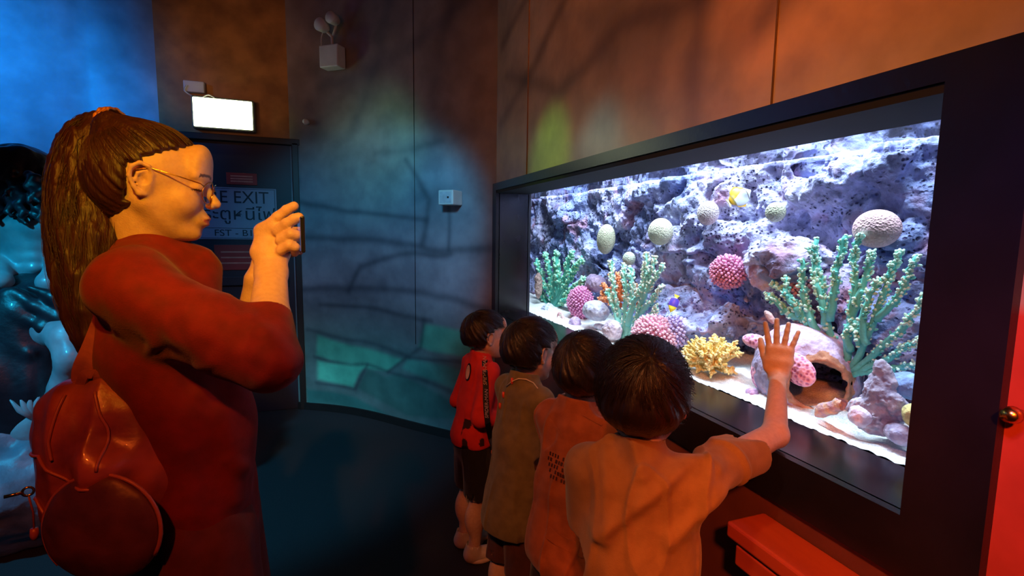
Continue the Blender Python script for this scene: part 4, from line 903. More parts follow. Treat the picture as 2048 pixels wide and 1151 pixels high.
def kid(label, pos, yaw, top, hy, hp, hr, whorl, shirt, pants, shoes, seed, group='children at the aquarium window', lean=.06, arms=None, shirt_kw=None, hs=.93, pants_z=.30, h=.0036, hair_kw=None, extra=None, root_name='person', sleeve='short'):
    """local height 1.15; arms = (right elbow, right wrist, left elbow, left wrist) local"""
    s = (top - .015) / 1.15; f = A([math.sin(yaw), math.cos(yaw), 0]); T = frame((pos[0], pos[1], 0), f, s); root = empty(root_name, (pos[0], pos[1], 0), label, 'person', group)
    W = lambda p: T[:3, :3] @ A(p, float) + T[:3, 3]
    Th = sub_frame(T, (lean + .018, 0, 1.036), hy, hp, hr, hs); sh = float(np.linalg.norm(Th[:3, 0]))
    arms = arms or ((.10, -.095, .73), (.24, -.05, .80), (.10, .095, .73), (.24, .05, .80)); re, rw, le, lw = arms
    B = SDF(T=T, scale=s); nb = (lean - .012, 0, .905)
    B.seg((0, 0, .56), (lean * .5, 0, .72), (.088, .066), (.092, .065), (0, 1, 0), k=.03); B.seg((lean * .5, 0, .72), (lean * .8, 0, .875), (.090, .066), (.095, .055), (0, 1, 0), k=.03)
    B.cap((lean - .025, 0, .88), (lean - .005, 0, .965), .038, .034, k=.03)
    shR, shL = (lean * .9 - .005, -.098, .888), (lean * .9 - .005, .098, .888)
    for a, b, c in ((shR, re, rw), (shL, le, lw)): B.cap(a, b, .034, .027, k=.03); B.cap(b, c, .027, .0185, k=.015)
    for y in (-1, 1):
        B.cap((0, y * .048, .54), (.012, y * .056, .30), .056, .040, k=.03); B.cap((.012, y * .058, .30), (-.012, y * .060, .065), .042, .026, k=.02)
        B.ell((-.018, y * .060, .20), (.040, .036, .075), k=.02); B.seg((-.02, y * .060, .035), (.085, y * .066, .022), (.026, .026), (.030, .016), (0, 1, 0), k=.015)
    for c, e, sd in ((rw, re, -1), (lw, le, 1)):
        d = nrm(A(c, float) - A(e, float)); wd_ = W(c); dd = T[:3, :3] @ d / s; dd = nrm(A(extra['hd'], float)) if isinstance(extra, dict) and 'hd' in extra and sd == -1 else dd; hand(B, *_hl(B, wd_, dd, (-.3, 0, .9) if not isinstance(extra, dict) or 'hn' not in extra or sd == 1 else extra['hn'], sd, (.74 if not (isinstance(extra, dict) and sd == -1) else .88) * s, extra if sd == -1 else None, T, s))
    head(B, Th, child=True, fine=h < .0033)
    lo, hi = W((0, 0, 0)) - .62, W((0, 0, 1.2)) + .62; lo[2] = -.004; lo[0] = pos[0] - .45; lo[1] = pos[1] - .42; hi[0] = pos[0] + .68; hi[1] = pos[1] + .42; hi[2] = top + .05
    body = link('body', B.mesh(lo, hi, h, 'body', skincol(Th, sh)), M_skin); parts = [body]
    # shirt
    kw = dict(width=.106, hem=.50, hemw=.120, depth=.085, hemd=.10, sleeve=.55, sr=.042, collar=True, amp=.005); kw.update(shirt_kw or {})
    G = SDF(T=T, scale=s); w, d = kw['width'], kw['depth']
    G.seg((lean * .9 - .008, 0, .865), (lean * .6 - .004, 0, .72), (w, d * .80), (w, d), (0, 1, 0), k=.03); G.seg((lean * .6, 0, .72), (0, 0, kw['hem'] + .03), (w, d), (kw['hemw'], kw['hemd']), (0, 1, 0), k=.03)
    G.seg((lean - .015, 0, .890), (lean - .008, 0, .955), (.078, .054), (.050, .050), (0, 1, 0), k=.02)
    for a, b, c in ((shR, re, rw), (shL, le, lw)):
        a_ = A(a); b_ = A(b); c_ = A(c); G.cap(a_ * A([1, .6, 1]), a_, .040, .042, k=.03)
        if kw['sleeve'] <= 1: e = a_ + (b_ - a_) * kw['sleeve'] * 1.3; G.cap(a_, e, .042, kw['sr'] + .006, k=.02)
        else: G.cap(a_, b_, .042, kw['sr'], k=.02); e = b_ + (c_ - b_) * (kw['sleeve'] - 1); G.cap(b_, e, kw['sr'], kw['sr'] * .78, k=.015)
    if kw.get('ridges'):
        rd_ = kw['ridges']
        def gr(P):
            q = to_local(T, P); yz = q[..., 1:].reshape(-1, 2); d = np.zeros(len(yz))
            for pts, a, wd in rd_: d += -a * np.exp(-(seg_dist(yz, [(p[1], p[2]) for p in pts]) / wd) ** 2)
            return d.reshape(q.shape[:-1]) * np.clip(1 - q[..., 0] / .06, 0, 1) * s
        G.disp(gr, .014)
    folds(G, kw['amp'] * s, seed=seed, T=T)
    # open hem, neck and sleeve ends
    hz = kw['hem']
    G.cut(lambda P: (to_local(T, P)[..., 2] - hz) * s, .004 * s)
    G.cut(lambda P: (.964 - to_local(T, P)[..., 2] - .25 * (to_local(T, P)[..., 0] - lean)) * s, .004 * s)
    H2 = SDF(T=T, scale=s); H2.cap((lean - .012, 0, .905), (lean - .004, 0, .98), .041, .043); G.ops.append(('sub', H2.ops[0][1], .003))
    for a, b, c in ((shR, re, rw), (shL, le, lw)):
        a_, b_, c_ = A(a), A(b), A(c)
        if kw['sleeve'] <= 1: e = a_ + (b_ - a_) * kw['sleeve']; ax = nrm(b_ - a_)
        else: e = b_ + (c_ - b_) * (kw['sleeve'] - 1); ax = nrm(c_ - b_)
        ew, aw = W(e), T[:3, :3] @ ax / s; rr = (kw['sr'] * 1.9) * s
        G.cut(lambda P, ew=ew, aw=aw, rr=rr: np.maximum(-((P - ew) @ aw), np.linalg.norm(P - ew - aw * .04, axis=-1) - rr * 1.3), .002)
        ir = (kw['sr'] if kw['sleeve'] <= 1 else kw['sr'] * .78) * .86; K2 = SDF(T=T, scale=s); K2.cap(e - ax * .02, e + ax * .03, ir * .8, ir); G.ops.append(('sub', K2.ops[0][1], .002))
    K3 = SDF(T=T, scale=s); K3.seg((0, 0, hz - .05), (0, 0, hz + .025), (kw['hemw'] * .93, kw['hemd'] * .92), (kw['hemw'] * .90, kw['hemd'] * .88), (0, 1, 0)); G.ops.append(('sub', K3.ops[0][1], .002))
    cf = kw.get('col'); gm = G.mesh(lo, hi, h, 'shirt', (lambda V: cf(to_local(T, V))) if cf else None)
    top_ = link(kw.get('name', 'shirt'), gm, shirt); parts.append(top_)
    # trousers or shorts
    Q = SDF(T=T, scale=s); Q.seg((0, 0, .52), (0, 0, .60), (.098, .078), (.094, .070), (0, 1, 0), k=.02); lr = .068 if pants_z > .2 else .066
    for y in (-1, 1): Q.cap((0, y * .048, .52), (.012, y * .058, max(pants_z, .30)), .063, lr, k=.02); (Q.cap((.012, y * .060, .30), (-.010, y * .060, pants_z), .060, .050, k=.02) if pants_z < .3 else None)
    folds(Q, .004 * s, seed=seed + 9, T=T); pz = pants_z
    Q.cut(lambda P: (to_local(T, P)[..., 2] - pz) * s, .003)
    for y in (-1, 1):
        K4_ = SDF(T=T, scale=s); K4_.cap((0, y * .060, pz - .03), (0, y * .060, pz + .02), lr * .86 if pz > .2 else .042, lr * .8 if pz > .2 else .042); Q.ops.append(('sub', K4_.ops[0][1], .002))
    parts.append(link('shorts' if pz > .2 else 'trousers', Q.mesh(lo, hi, .0045, 'trousers'), pants))
    for y in (-1, 1):
        Z = SDF(T=T, scale=s); Z.seg((-.028, y * .060, .030), (.092, y * .067, .022), (.036, .034), (.038, .020), (0, 1, 0), k=.02); Z.cap((-.022, y * .060, .03), (-.018, y * .060, .072), .034, .033, k=.02)
        Z.cut(lambda P: (to_local(T, P)[..., 2] + .0) * s - 0, .002); Z.cap((-.016, y * .060, .08), (-.016, y * .060, .12), .030, .032, k=.003, kind='sub')
        so = link('shoe', Z.mesh(W((.03, y * .06, .05)) - .13, W((.03, y * .06, .05)) + .13, .0034, 'shoe'), shoes); parts.append(so)
        b2 = MB(); c_ = [W((-.028 + .062 * (1 - math.cos(a)) * 1.02 - .012, y * .063 + .041 * math.sin(a), .010)) for a in np.linspace(0, 2 * PI, 25)]; b2.tube(c_, .010 * s, 6); parts.append(b2.build('sole', shoes))
    hk = dict(fringe=(.07, .055)); hk.update(hair_kw or {})
    hair, L = crop_hair(Th, sh, whorl, hk.pop('fringe'), seed, parts, **hk)
    rebase(root, *parts)
    off = A(root.location); strands('hair_strands', [l - off for l in L], .00055, hk.get('matr') or M_hair, hair)
    return root, T, Th, s, body, top_
def W_in(T, W, p): return p
def _hl(B, w, dd, n, side, s, ex, T, sc):
    n = T[:3, :3] @ A(n, float) / sc; t0, s0 = B.T, B.sc; B_ = w; # hand works in world units
    return _Hand(B, w, dd, n, side, s, ex)
class _Hand(tuple):
    def __new__(c, B, w, dd, n, side, s, ex):
        ex = ex or {}; return tuple.__new__(c, (w, dd, n, side, s, ex.get('curl', (.35, .35, .4, .45)), ex.get('spread', .08), ex.get('thumb', .6)))
# hands are placed in world units whatever frame the body uses
_hand0 = hand
def hand(S, *a, **k):
    t0, s0 = S.T, S.sc; S.T, S.sc = None, 1.0; _hand0(S, *a, **k); S.T, S.sc = t0, s0
def attach(root, *objs):
    rebase(root, *objs)

M_dkpants = cloth('black_trousers', srgb(34, 28, 30)); M_brshorts = cloth('brown_shorts', srgb(86, 48, 42)); M_shoe = mat('white_shoe', srgb(215, 200, 180), rough=.6, scale=20)
M_dkshoe = mat('dark_shoe', srgb(40, 34, 34), rough=.6, scale=20)

# --- boy in the red jacket
M_red = mat('red_jacket_cloth', (1, 1, 1, 1), (.88, .88, .88, 1), rough=.85, scale=30, attr=True, bump=.0006, bscale=420, spec=.2)
def redcol(q):
    c = np.tile(A([.72, .035, .025]), (len(q), 1)); bk = (q[:, 2] < .545) & (q[:, 1] < .02) & (q[:, 1] > -.2); c[(q[:, 1] < -.135) & (q[:, 2] < .66)] = (.03, .02, .025)
    n = vnoise(q * 26, 3); c[(n > .45) & (q[:, 2] < .68) & (np.abs(q[:, 1]) > .05)] = (.05, .02, .02); c[bk] = (.03, .02, .025); return c
k1, T1, Th1, s1, b1_, t1_ = kid('person in a red hooded jacket and black shorts, farthest child from the camera', (.550, 2.00), math.radians(82), 1.085, -.10, .05, 0, (-.5, 0, .85), M_red, M_dkpants, M_shoe, 101,
    lean=.05, pants_z=.31, h=.0042, shirt_kw=dict(name='jacket', hem=.545, hemw=.112, hemd=.095, sleeve=1.85, sr=.038, col=redcol, width=.108, depth=.082), arms=((-.01, -.125, .70), (.14, -.11, .66), (-.01, .135, .70), (.12, .13, .64)), hair_kw=dict(n=1400, fringe=(.07, .05), nape=-.05))
def on_back(T, s, y, z, off=.0): return None
M_blackband = mat('black_band', srgb(22, 18, 20), rough=.6); M_print = mat('pale_print', srgb(205, 170, 150), rough=.6)
from mathutils.bvhtree import BVHTree
def surf(objs):
    dg = bpy.context.evaluated_depsgraph_get(); out = []
    for o in objs: out.append((o, BVHTree.FromPolygons([o.matrix_world @ v.co for v in o.data.vertices], [tuple(p.vertices) for p in o.data.polygons])))
    return out
bpy.context.view_layer.update()
def project(o, pts, frm):
    """drop points on the surface of o as seen from frm (world), returns points and normals"""
    t = surf([o])[0][1]; out = []
    for p in pts:
        h_ = t.ray_cast(Vector(frm), (Vector(p) - Vector(frm)).normalized())
        if h_[0] is None: h_ = t.find_nearest(Vector(p))
        out.append((A(h_[0]), A(h_[1])))
    return out
def ribbon(name, pts, width, th, m, off=.002):
    """flat band lying on a surface: pts = [(point, normal)]"""
    b = MB(); P = A([p + n * off for p, n in pts]); N_ = A([n for p, n in pts]); Tn = np.gradient(P, axis=0); Tn = nrm_rows(Tn); Sd = nrm_rows(np.cross(Tn, N_)); V = []
    for i in range(len(P)): V += [P[i] - Sd[i] * width / 2, P[i] + Sd[i] * width / 2, P[i] + Sd[i] * width / 2 + N_[i] * th, P[i] - Sd[i] * width / 2 + N_[i] * th]
    n = len(P); b.add(V, [(4 * i + j, 4 * i + 4 + j, 4 * i + 4 + (j + 1) % 4, 4 * i + (j + 1) % 4) for i in range(n - 1) for j in range(4)] + [(0, 1, 2, 3), (4 * n - 1, 4 * n - 2, 4 * n - 3, 4 * n - 4)]); return b.build(name, m, None, smooth=False)
def text_mesh(name, s, size, m, M4, ext=.0006, sx=1.0, shear=0, align='LEFT'):
    c = bpy.data.curves.new('tmp', 'FONT'); c.body = s; c.size = size; c.align_x = align; c.align_y = 'CENTER'; c.extrude = ext; c.shear = shear
    o = bpy.data.objects.new('tmp', c); COL.objects.link(o); dg = bpy.context.evaluated_depsgraph_get(); me = bpy.data.meshes.new_from_object(o.evaluated_get(dg)); bpy.data.objects.remove(o)
    me.name = name; me.transform(Matrix.Diagonal((sx, 1, 1, 1))); me.transform(Matrix(M4)); r = link(name, me, m, None, smooth=False); return r
band_px = [(970, 722), (971, 745), (972, 770), (972, 795), (972, 820), (974, 845), (978, 862)]
bp_ = project(t1_, [at(x, y, 2.05) for x, y in band_px], CAM)
low_ = [(at(x, y, depth(bp_[-1][0]) - .012 * (i + 1)), bp_[-1][1]) for i, (x, y) in enumerate([(980, 875), (984, 890), (986, 899)])]
bd = ribbon('printed_strap', bp_[:-1] + low_, .024, .0015, M_blackband, .004)
lt = []
for i, (x, y0) in enumerate(((971.5, 770), (972.5, 836))):
    a_, b_ = project(t1_, [at(x, y0, 2.05), at(x - .6, y0 - 30, 2.05)], CAM); X_ = nrm(b_[0] - a_[0]); N_ = nrm(a_[1] - X_ * (a_[1] @ X_)); Y_ = np.cross(N_, X_); M4 = np.eye(4); M4[:3, :3] = np.stack([X_, Y_, N_], 1); M4[:3, 3] = a_[0] + N_ * .0062
    lt.append(text_mesh('lettering', 'SPIDER-MAN', .021, M_print, M4, shear=.25, sx=.98))
kn = MB(); kn.dome(low_[-1][0], (0, 0, -1), .02, .009, n=8); kk = kn.build('strap_toggle', mat('orange_toggle', srgb(230, 110, 50), rough=.5))
pa = project(t1_, [at(917, 742, 2.05)], CAM)[0]; u_, v_, _ = basis(pa[1]); pm = MB(); tt = np.linspace(0, 2 * PI, 20, endpoint=False)
for r_, off, in ((1.25, .003),): pm.add([pa[0] + pa[1] * off + (u_ * .030 * math.sin(a) * r_ + v_ * .012 * math.cos(a) * r_) for a in tt] + [pa[0] + pa[1] * (off + .002) + (u_ * .030 * math.sin(a) * r_ + v_ * .012 * math.cos(a) * r_) for a in tt], [tuple(range(20, 40))] + [(i, (i + 1) % 20, 20 + (i + 1) % 20, 20 + i) for i in range(20)])
p1_ = pm.build('patch_rim', M_blackband, None, smooth=False); pm = MB(); pm.add([pa[0] + pa[1] * .0062 + (u_ * .030 * math.sin(a) + v_ * .012 * math.cos(a)) for a in tt], [tuple(range(20))]); p2_ = pm.build('oval_patch', mat('pale_patch', srgb(225, 190, 170), rough=.6), None, smooth=False)
attach(k1, bd, *lt, kk, p1_, p2_)
for o in (bd, kk, p1_, p2_, *lt): o.parent = t1_; o.matrix_parent_inverse = Matrix.Identity(4)

# --- boy in the olive shirt
M_olive = cloth('olive_cotton', srgb(128, 112, 74), srgb(112, 98, 64))
k2, T2, Th2, s2, b2_, t2_ = kid('person in a long olive T-shirt and brown shorts, second child from the far end', (.565, 1.52), math.radians(74), 1.13, .06, .12, 0, (-.55, .1, .8), M_olive, M_brshorts, M_dkshoe, 102,
    lean=.05, pants_z=.27, h=.0038, shirt_kw=dict(hem=.42, hemw=.126, hemd=.106, sleeve=1.0, sr=.046, width=.108, depth=.085), hair_kw=dict(n=2000, fringe=(.07, .05), nape=-.055))
# cord necklace with orange beads
cp = project(t2_, [at(x, y, 1.6) for x, y in ((1001, 812), (1008, 790), (1015, 772), (1025, 762), (1038, 757), (1052, 758), (1066, 766), (1076, 778))], CAM)
cm = MB(); cm.tube([p + n * .004 for p, n in cp[2:]], .0022, 6); o1 = cm.build('neck_cord', mat('pale_cord', srgb(220, 200, 170), rough=.5)); cm = MB()
M_bead = mat('orange_beads', srgb(235, 80, 40), rough=.35); o2 = []
for p, n in (cp[0], cp[1], cp[3]): cm = MB(); cm.dome(p + n * .002 + A([0, 0, .012]), (0, 0, -1), .022, .005, n=7); o2.append(cm.build('cord_bead', M_bead))
attach(k2, o1, *o2)

# --- boy in the rust jacket
M_rust = cloth('rust_denim', srgb(168, 92, 52), srgb(146, 78, 44), rough=.8, sc=300)
k3, T3, Th3, s3, b3_, t3_ = kid('person in a rust denim jacket with writing on the back, third from the far end', (.600, 1.175), math.radians(60), 1.145, .30, .18, 0, (-.62, .25, .75), M_rust, M_dkpants, M_dkshoe, 103,
    lean=.05, pants_z=.06, h=.0036, shirt_kw=dict(name='jacket', hem=.50, hemw=.118, hemd=.105, sleeve=1.85, sr=.040, width=.106, depth=.088, amp=.0075), arms=((.10, -.12, .76), (.24, -.07, .90), (.09, .095, .72), (.22, .05, .78)),
    hair_kw=dict(n=2600, fringe=(.07, .055), nape=-.082))
sp_ = []
for x0, y0, x1, y1 in ((1100, 838, 1150, 905), (1165, 828, 1205, 850)):
    sp_.append([(x0 + (x1 - x0) * u, y0 + (y1 - y0) * u) for u in np.linspace(0, 1, 7)])
ob = [ribbon('seam', project(t3_, [at(x, y, 1.25) for x, y in l], CAM), .006, .0012, M_rust, .0015) for l in sp_]
hm = project(t3_, [at(x, y, 1.25) for x, y in ((1094, 1062), (1115, 1078), (1140, 1090), (1165, 1102), (1190, 1108))], CAM); ob.append(ribbon('hem_band', hm, .03, .002, M_rust, .001))
for j, (s_, x, y, sz) in enumerate((('CARE', 1094, 905, .024), ('THE WORLD', 1094, 922, .017), ('GOOD', 1097, 938, .022), ('VIBES ONLY', 1098, 954, .015))):
    break
wr = MB()
for j in range(5):
    for i in range(7):
        p, n = project(t3_, [at(1096 + i * 5.2 + j * 1.6, 903 + j * 12 + i * 2.5, 1.25)], CAM)[0]; u_, v_, _ = basis(n, (0, 0, 1)); wr.box(p + n * .0012, (.0022 + .001 * ((i * j) % 2), .0045, .0008), np.stack([v_, u_, n], 1)) if (i + j * 3) % 5 else None
ob.append(wr.build('back_print', mat('dark_print', srgb(70, 34, 26), rough=.7), None, smooth=False)); ob[-1]['kind'] = 'stuff'
attach(k3, *ob)

# --- nearest boy, hand on the pane
M_tan = cloth('tan_cotton', srgb(150, 112, 74), srgb(136, 100, 66))
p4 = A([.562, .797]); yaw4 = math.radians(35); s4 = (1.205 - .015) / 1.15
f4 = A([math.sin(yaw4), math.cos(yaw4), 0]); T4 = frame((p4[0], p4[1], 0), f4, s4); L4 = lambda p: to_local(T4, A(p, float)[None])[0]
w4 = on_x(1556, 752, 1.125); e4_ = at(1550, 868, 1.17)
rid = []
def rpt(*pp): return [L4(at(x, y, z)) for x, y, z in pp]
k4, T4, Th4, s4, b4_, t4_ = kid('person in a loose tan T-shirt, nearest child, right hand pressed on the aquarium', (p4[0], p4[1]), yaw4, 1.205, -.05, .10, 0, (-.70, -.15, .65), M_tan, M_dkpants, M_dkshoe, 104,
    lean=.03, pants_z=.06, h=.0029, arms=(L4(e4_), L4(w4), (.08, .085, .70), (.20, .02, .66)),
    shirt_kw=dict(hem=.44, hemw=.120, hemd=.11, sleeve=.62, sr=.050, width=.108, depth=.092, amp=.007, ridges=(
        (rpt((1455, 905, .95), (1400, 960, .86), (1330, 1030, .83), (1230, 1100, .85), (1180, 1140, .85)), .013, .016),
        (rpt((1470, 960, .97), (1420, 1040, .90), (1350, 1130, .86)), .013, .017),
        (rpt((1190, 920, .86), (1200, 1010, .86), (1200, 1140, .86)), .009, .016),
        (rpt((1225, 890, .86), (1260, 940, .83), (1280, 1000, .84)), .009, .014), (rpt((1380, 880, .95), (1420, 890, .96), (1470, 850, 1.0)), .007, .010),
        (rpt((1440, 870, 1.0), (1450, 950, .93)), .008, .012), (rpt((1290, 1010, .83), (1260, 1060, .84)), .008, .02))),
    hair_kw=dict(n=3200, fringe=(.07, .05), nape=-.096, thick=.019), extra=dict(hn=tuple(L4(w4 + A([-.80, -.62, .10])) - L4(w4)), hd=(.04, .04, 1), curl=(.04, .03, .03, .05), spread=.17, thumb=.45))
# ------------------------------------------------------------------ the woman with the phone
wf = nrm(A([.996, .089, 0])); wl = A([-wf[1], wf[0], 0]); up_ = A([0, 0, 1.0])
wroot_p = at(385, 1060, 1.03); wroot_p = A([wroot_p[0], wroot_p[1], 0.0])
woman = empty('person', wroot_p, 'person with a long ponytail and glasses in a dark jacket taking a photo', 'person')
HW = frame(at(311, 364, .975), wf * math.cos(.16) - up_ * math.sin(.16), .935, up=up_ * math.cos(.16) + wf * math.sin(.16))
nb_ = at(300, 516, 1.0)
sR, sL = at(262, 576, .86), at(350, 606, 1.13); eR, eL = at(534, 712, .86), at(496, 705, 1.13); wR, wL = at(543, 545, 1.0), at(519, 560, 1.09)
B = SDF()
def tseg(S, rows, k=.03):
    for (x, y, z, a, b), (x2, y2, z2, a2, b2) in zip(rows[:-1], rows[1:]): S.seg(at(x, y, z), at(x2, y2, z2), (a, b), (a2, b2), wl, k=k)
tseg(B, [(320, 622, 1.0, .125, .080), (345, 700, 1.0, .13, .09), (372, 820, 1.01, .115, .078), (390, 960, 1.03, .145, .09)])
B.cap(nb_ - up_ * .02, to_w(HW, (-.030, 0, -.045)) if 'to_w' in globals() else HW[:3, :3] @ A([-.030, 0, -.045]) + HW[:3, 3], .052, .047, k=.03)
B.cap(nb_ - up_ * .03, at(312, 590, 1.0), .040, .05, k=.04)
for a, b, c in ((sR, eR, wR), (sL, eL, wL)): B.cap(a, b, .045, .036, k=.03); B.seg(b, b * .6 + c * .4, (.036, .036), (.036, .033), wl, k=.02); B.seg(b * .6 + c * .4, c, (.036, .033), (.0285, .021), wf, k=.02)
hip = at(392, 985, 1.03)
for sd in (-1, 1):
    h0 = hip + wl * sd * .075 + up_ * 0; kn_ = A([h0[0] + .03, h0[1], .46]) + wl * sd * .01; an_ = A([h0[0] + .0, h0[1], .075]) + wl * sd * .01
    B.cap(h0, kn_, .085, .055, k=.03); B.cap(kn_, an_, .055, .034, k=.02); B.seg(an_ - up_ * .035 - wf * .02, an_ - up_ * .05 + wf * .14, (.034, .032), (.040, .018), wl, k=.02)
# right hand closes on the phone with two fingers stretched
def fing(pts, r, k=.003):
    P = [at(*p) for p in pts]; rr = np.linspace(r, r * .80, len(P)); B.chain(P, list(rr), k=k)
B.seg(at(543, 548, 1.0), at(541, 505, 1.015), (.028, .021), (.034, .022), wf, k=.015)
B.seg(at(541, 505, 1.015), at(543, 462, 1.02), (.035, .021), (.030, .018), wf, k=.015)
B.cap(at(522, 462, 1.02), at(548, 450, 1.01), .013, .0125, k=.012)
fing([(536, 452, 1.012), (556, 434, 1.01), (574, 420, 1.01), (588, 412, 1.01)], .0118, k=.004)
fing([(556, 462, 1.005), (574, 447, 1.0), (588, 438, 1.0), (598, 434, 1.0)], .0118, k=.004)
fing([(562, 480, 1.0), (582, 468, .995), (592, 470, 1.0), (596, 482, 1.02)], .0112, k=.004)
fing([(562, 500, 1.0), (580, 490, .995), (590, 494, 1.0), (590, 505, 1.02)], .0102, k=.004)
fing([(530, 510, 1.035), (545, 492, 1.065), (566, 480, 1.075), (584, 470, 1.075)], .0125, k=.006)
B.seg(at(519, 560, 1.09), at(546, 500, 1.115), (.026, .020), (.036, .017), wf, k=.015)
for k_, (dy, ln_) in enumerate(((0, 1), (12, 1), (24, .95), (36, .85))): fing([(552, 470 + dy, 1.12), (575, 462 + dy, 1.125), (592, 462 + dy, 1.115), (599, 466 + dy, 1.095)], .0108)
fing([(540, 520, 1.10), (560, 508, 1.085), (585, 505, 1.08)], .0120)
head(B, HW, fine=True)
hs_w = float(np.linalg.norm(HW[:3, 0])); lo = A([-.62, .80, -.004]); hi = A([.12, 1.55, 1.66])
body = link('body', B.mesh(lo, hi, .0027, 'body', skincol(HW, hs_w, (.55, .16, .14))), M_skin); wparts = [body]
# jacket
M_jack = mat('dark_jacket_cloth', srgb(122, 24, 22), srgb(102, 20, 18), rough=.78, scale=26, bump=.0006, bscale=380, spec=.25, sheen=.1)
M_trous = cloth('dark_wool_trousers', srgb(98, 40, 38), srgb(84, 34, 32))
J = SDF(); tseg(J, [(314, 606, 1.0, .135, .098), (340, 700, 1.0, .145, .112), (372, 820, 1.01, .135, .100), (402, 960, 1.03, .160, .095), (415, 1040, 1.035, .165, .098)])
for a in (sR, sL): J.cap(nb_ - up_ * .008 - wf * .01, a + up_ * .002, .046, .058, k=.03)
J.cap(sR, sR * .45 + eR * .55, .062, .057, k=.03); J.cap(sR * .45 + eR * .55, eR + A([.0, 0, -.012]), .057, .050, k=.02); J.cap(sL, eL, .060, .056, k=.03)
cuffR = eR + (wR - eR) * .44; cuffL = eL + (wL - eL) * .60
J.cap(eR + A([.004, 0, -.006]), cuffR, .050, .038, k=.025); J.cap(eL, cuffL, .050, .040, k=.025)
J.cap(at(300, 538, .99), at(348, 572, 1.01), .078, .096, k=.03); J.cap(nb_ - up_ * .01 - wf * .012, nb_ + up_ * .022 - wf * .004, .058, .053, k=.02)       # standing collar
J.ell(at(455, 850, .98), (.05, .05, .10), k=.06)
# sleeve creases running to the elbow, drape under the arm
CR = [([(262, 600), (330, 650), (420, 668), (520, 665)], .014, .014, .86), ([(250, 660), (300, 700), (400, 735), (520, 755)], .014, .015, .86), ([(470, 640), (505, 655), (560, 690)], .010, .008, .88),
      ([(430, 690), (480, 700), (540, 735)], .012, .009, .86), ([(300, 560), (360, 600), (440, 625), (500, 632)], .009, .011, .88), ([(540, 735), (565, 725), (583, 735)], .009, .006, .86), ([(520, 755), (550, 742), (580, 752)], .009, .006, .86),
      ([(250, 700), (280, 800), (330, 900)], .010, .018, .93), ([(330, 720), (350, 820), (345, 920)], .012, .02, .93), ([(400, 790), (370, 900), (380, 1010)], .011, .02, .93), ([(440, 830), (470, 900), (480, 1000)], .010, .02, .94), ([(400, 930), (450, 920), (510, 940)], .008, .014, .95)]
CR3 = [([at(x, y, z) for x, y in p], a, w) for p, a, w, z in CR]
def sd3(P, pts):
    best = np.full(P.shape[:-1], 9.0)
    for a, b in zip(pts[:-1], pts[1:]):
        d = b - a; t = np.clip(((P - a) @ d) / (d @ d), 0, 1); q = P - a - t[..., None] * d
        vd = nrm(a - CAM); q = q - (q @ vd)[..., None] * vd * .72; best = np.minimum(best, np.linalg.norm(q, axis=-1))
    return best
SXW = nrm(RGT)
def crease(P):
    d = 0
    for pts, a, w in CR3: d = d - a * np.exp(-(sd3(P, pts) / w) ** 2)
    return d
J.disp(crease, .016); J.disp(lambda P: .009 * vnoise(np.stack([(P @ SXW) * 18 + (P[..., 2]) * 30, P[..., 2] * 14 - (P @ SXW) * 26, P @ wl * 8], -1), 33) * np.exp(-(np.linalg.norm(P - eR - A([-.05, 0, .01]), axis=-1) / .12) ** 2), .009); J.disp(lambda P: .005 * fbm(P * A([16, 16, 8]), 2, 77), .004)
ch = at(415, 1052, 1.03)[2]; J.cut(lambda P: (P[..., 2] - ch) - .03 * np.sin((P[..., 0]) * 14), .004)
nk = SDF(); nk.cap(nb_ + up_ * .060 + wf * .004, HW[:3, 3] - up_ * .04 - wf * .02, .050, .056); J.ops.append(('sub', nk.ops[0][1], .003))
for c_, e_ in ((cuffR, eR), (cuffL, eL)):
    ax = nrm(c_ - e_); J.cut(lambda P, c_=c_, ax=ax: np.maximum(-((P - c_) @ ax), np.linalg.norm(P - c_ - ax * .05, axis=-1) - .085), .002); q_ = SDF(); q_.cap(c_ - ax * .02, c_ + ax * .04, .032, .036); J.ops.append(('sub', q_.ops[0][1], .002))
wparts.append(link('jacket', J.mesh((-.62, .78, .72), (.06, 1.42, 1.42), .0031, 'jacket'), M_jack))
zb = MB(); zb.box(at(498, 905, .965), (.016, .002, .0022)); 
Q = SDF(); Q.seg(at(395, 960, 1.03), at(408, 1060, 1.035), (.155, .088), (.160, .10), wl, k=.03)
for sd in (-1, 1):
    h0 = at(408, 1040, 1.035) + wl * sd * .08; f0 = A([h0[0] + .035, h0[1], .12]) + wl * sd * .03; Q.seg(h0, f0, (.098, .10), (.115, .125), wl, k=.03)
Q.disp(lambda P: .008 * vnoise(P * A([26, 26, 2.5]), 81), .008); Q.cut(lambda P: P[..., 2] - .115, .004)
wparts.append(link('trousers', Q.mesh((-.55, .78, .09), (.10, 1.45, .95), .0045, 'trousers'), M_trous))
for sd in (-1, 1):
    h0 = hip + wl * sd * .085; Z = SDF(); c_ = A([h0[0], h0[1], .03]); Z.seg(c_ - wf * .05, c_ + wf * .17, (.042, .045), (.042, .026), wl, k=.02); Z.cap(c_, c_ + up_ * .06, .045, .042, k=.02); Z.cut(lambda P: P[..., 2] - .0, .002)
    wparts.append(link('shoe', Z.mesh(c_ - .25, c_ + .28, .005, 'shoe'), M_dkshoe))
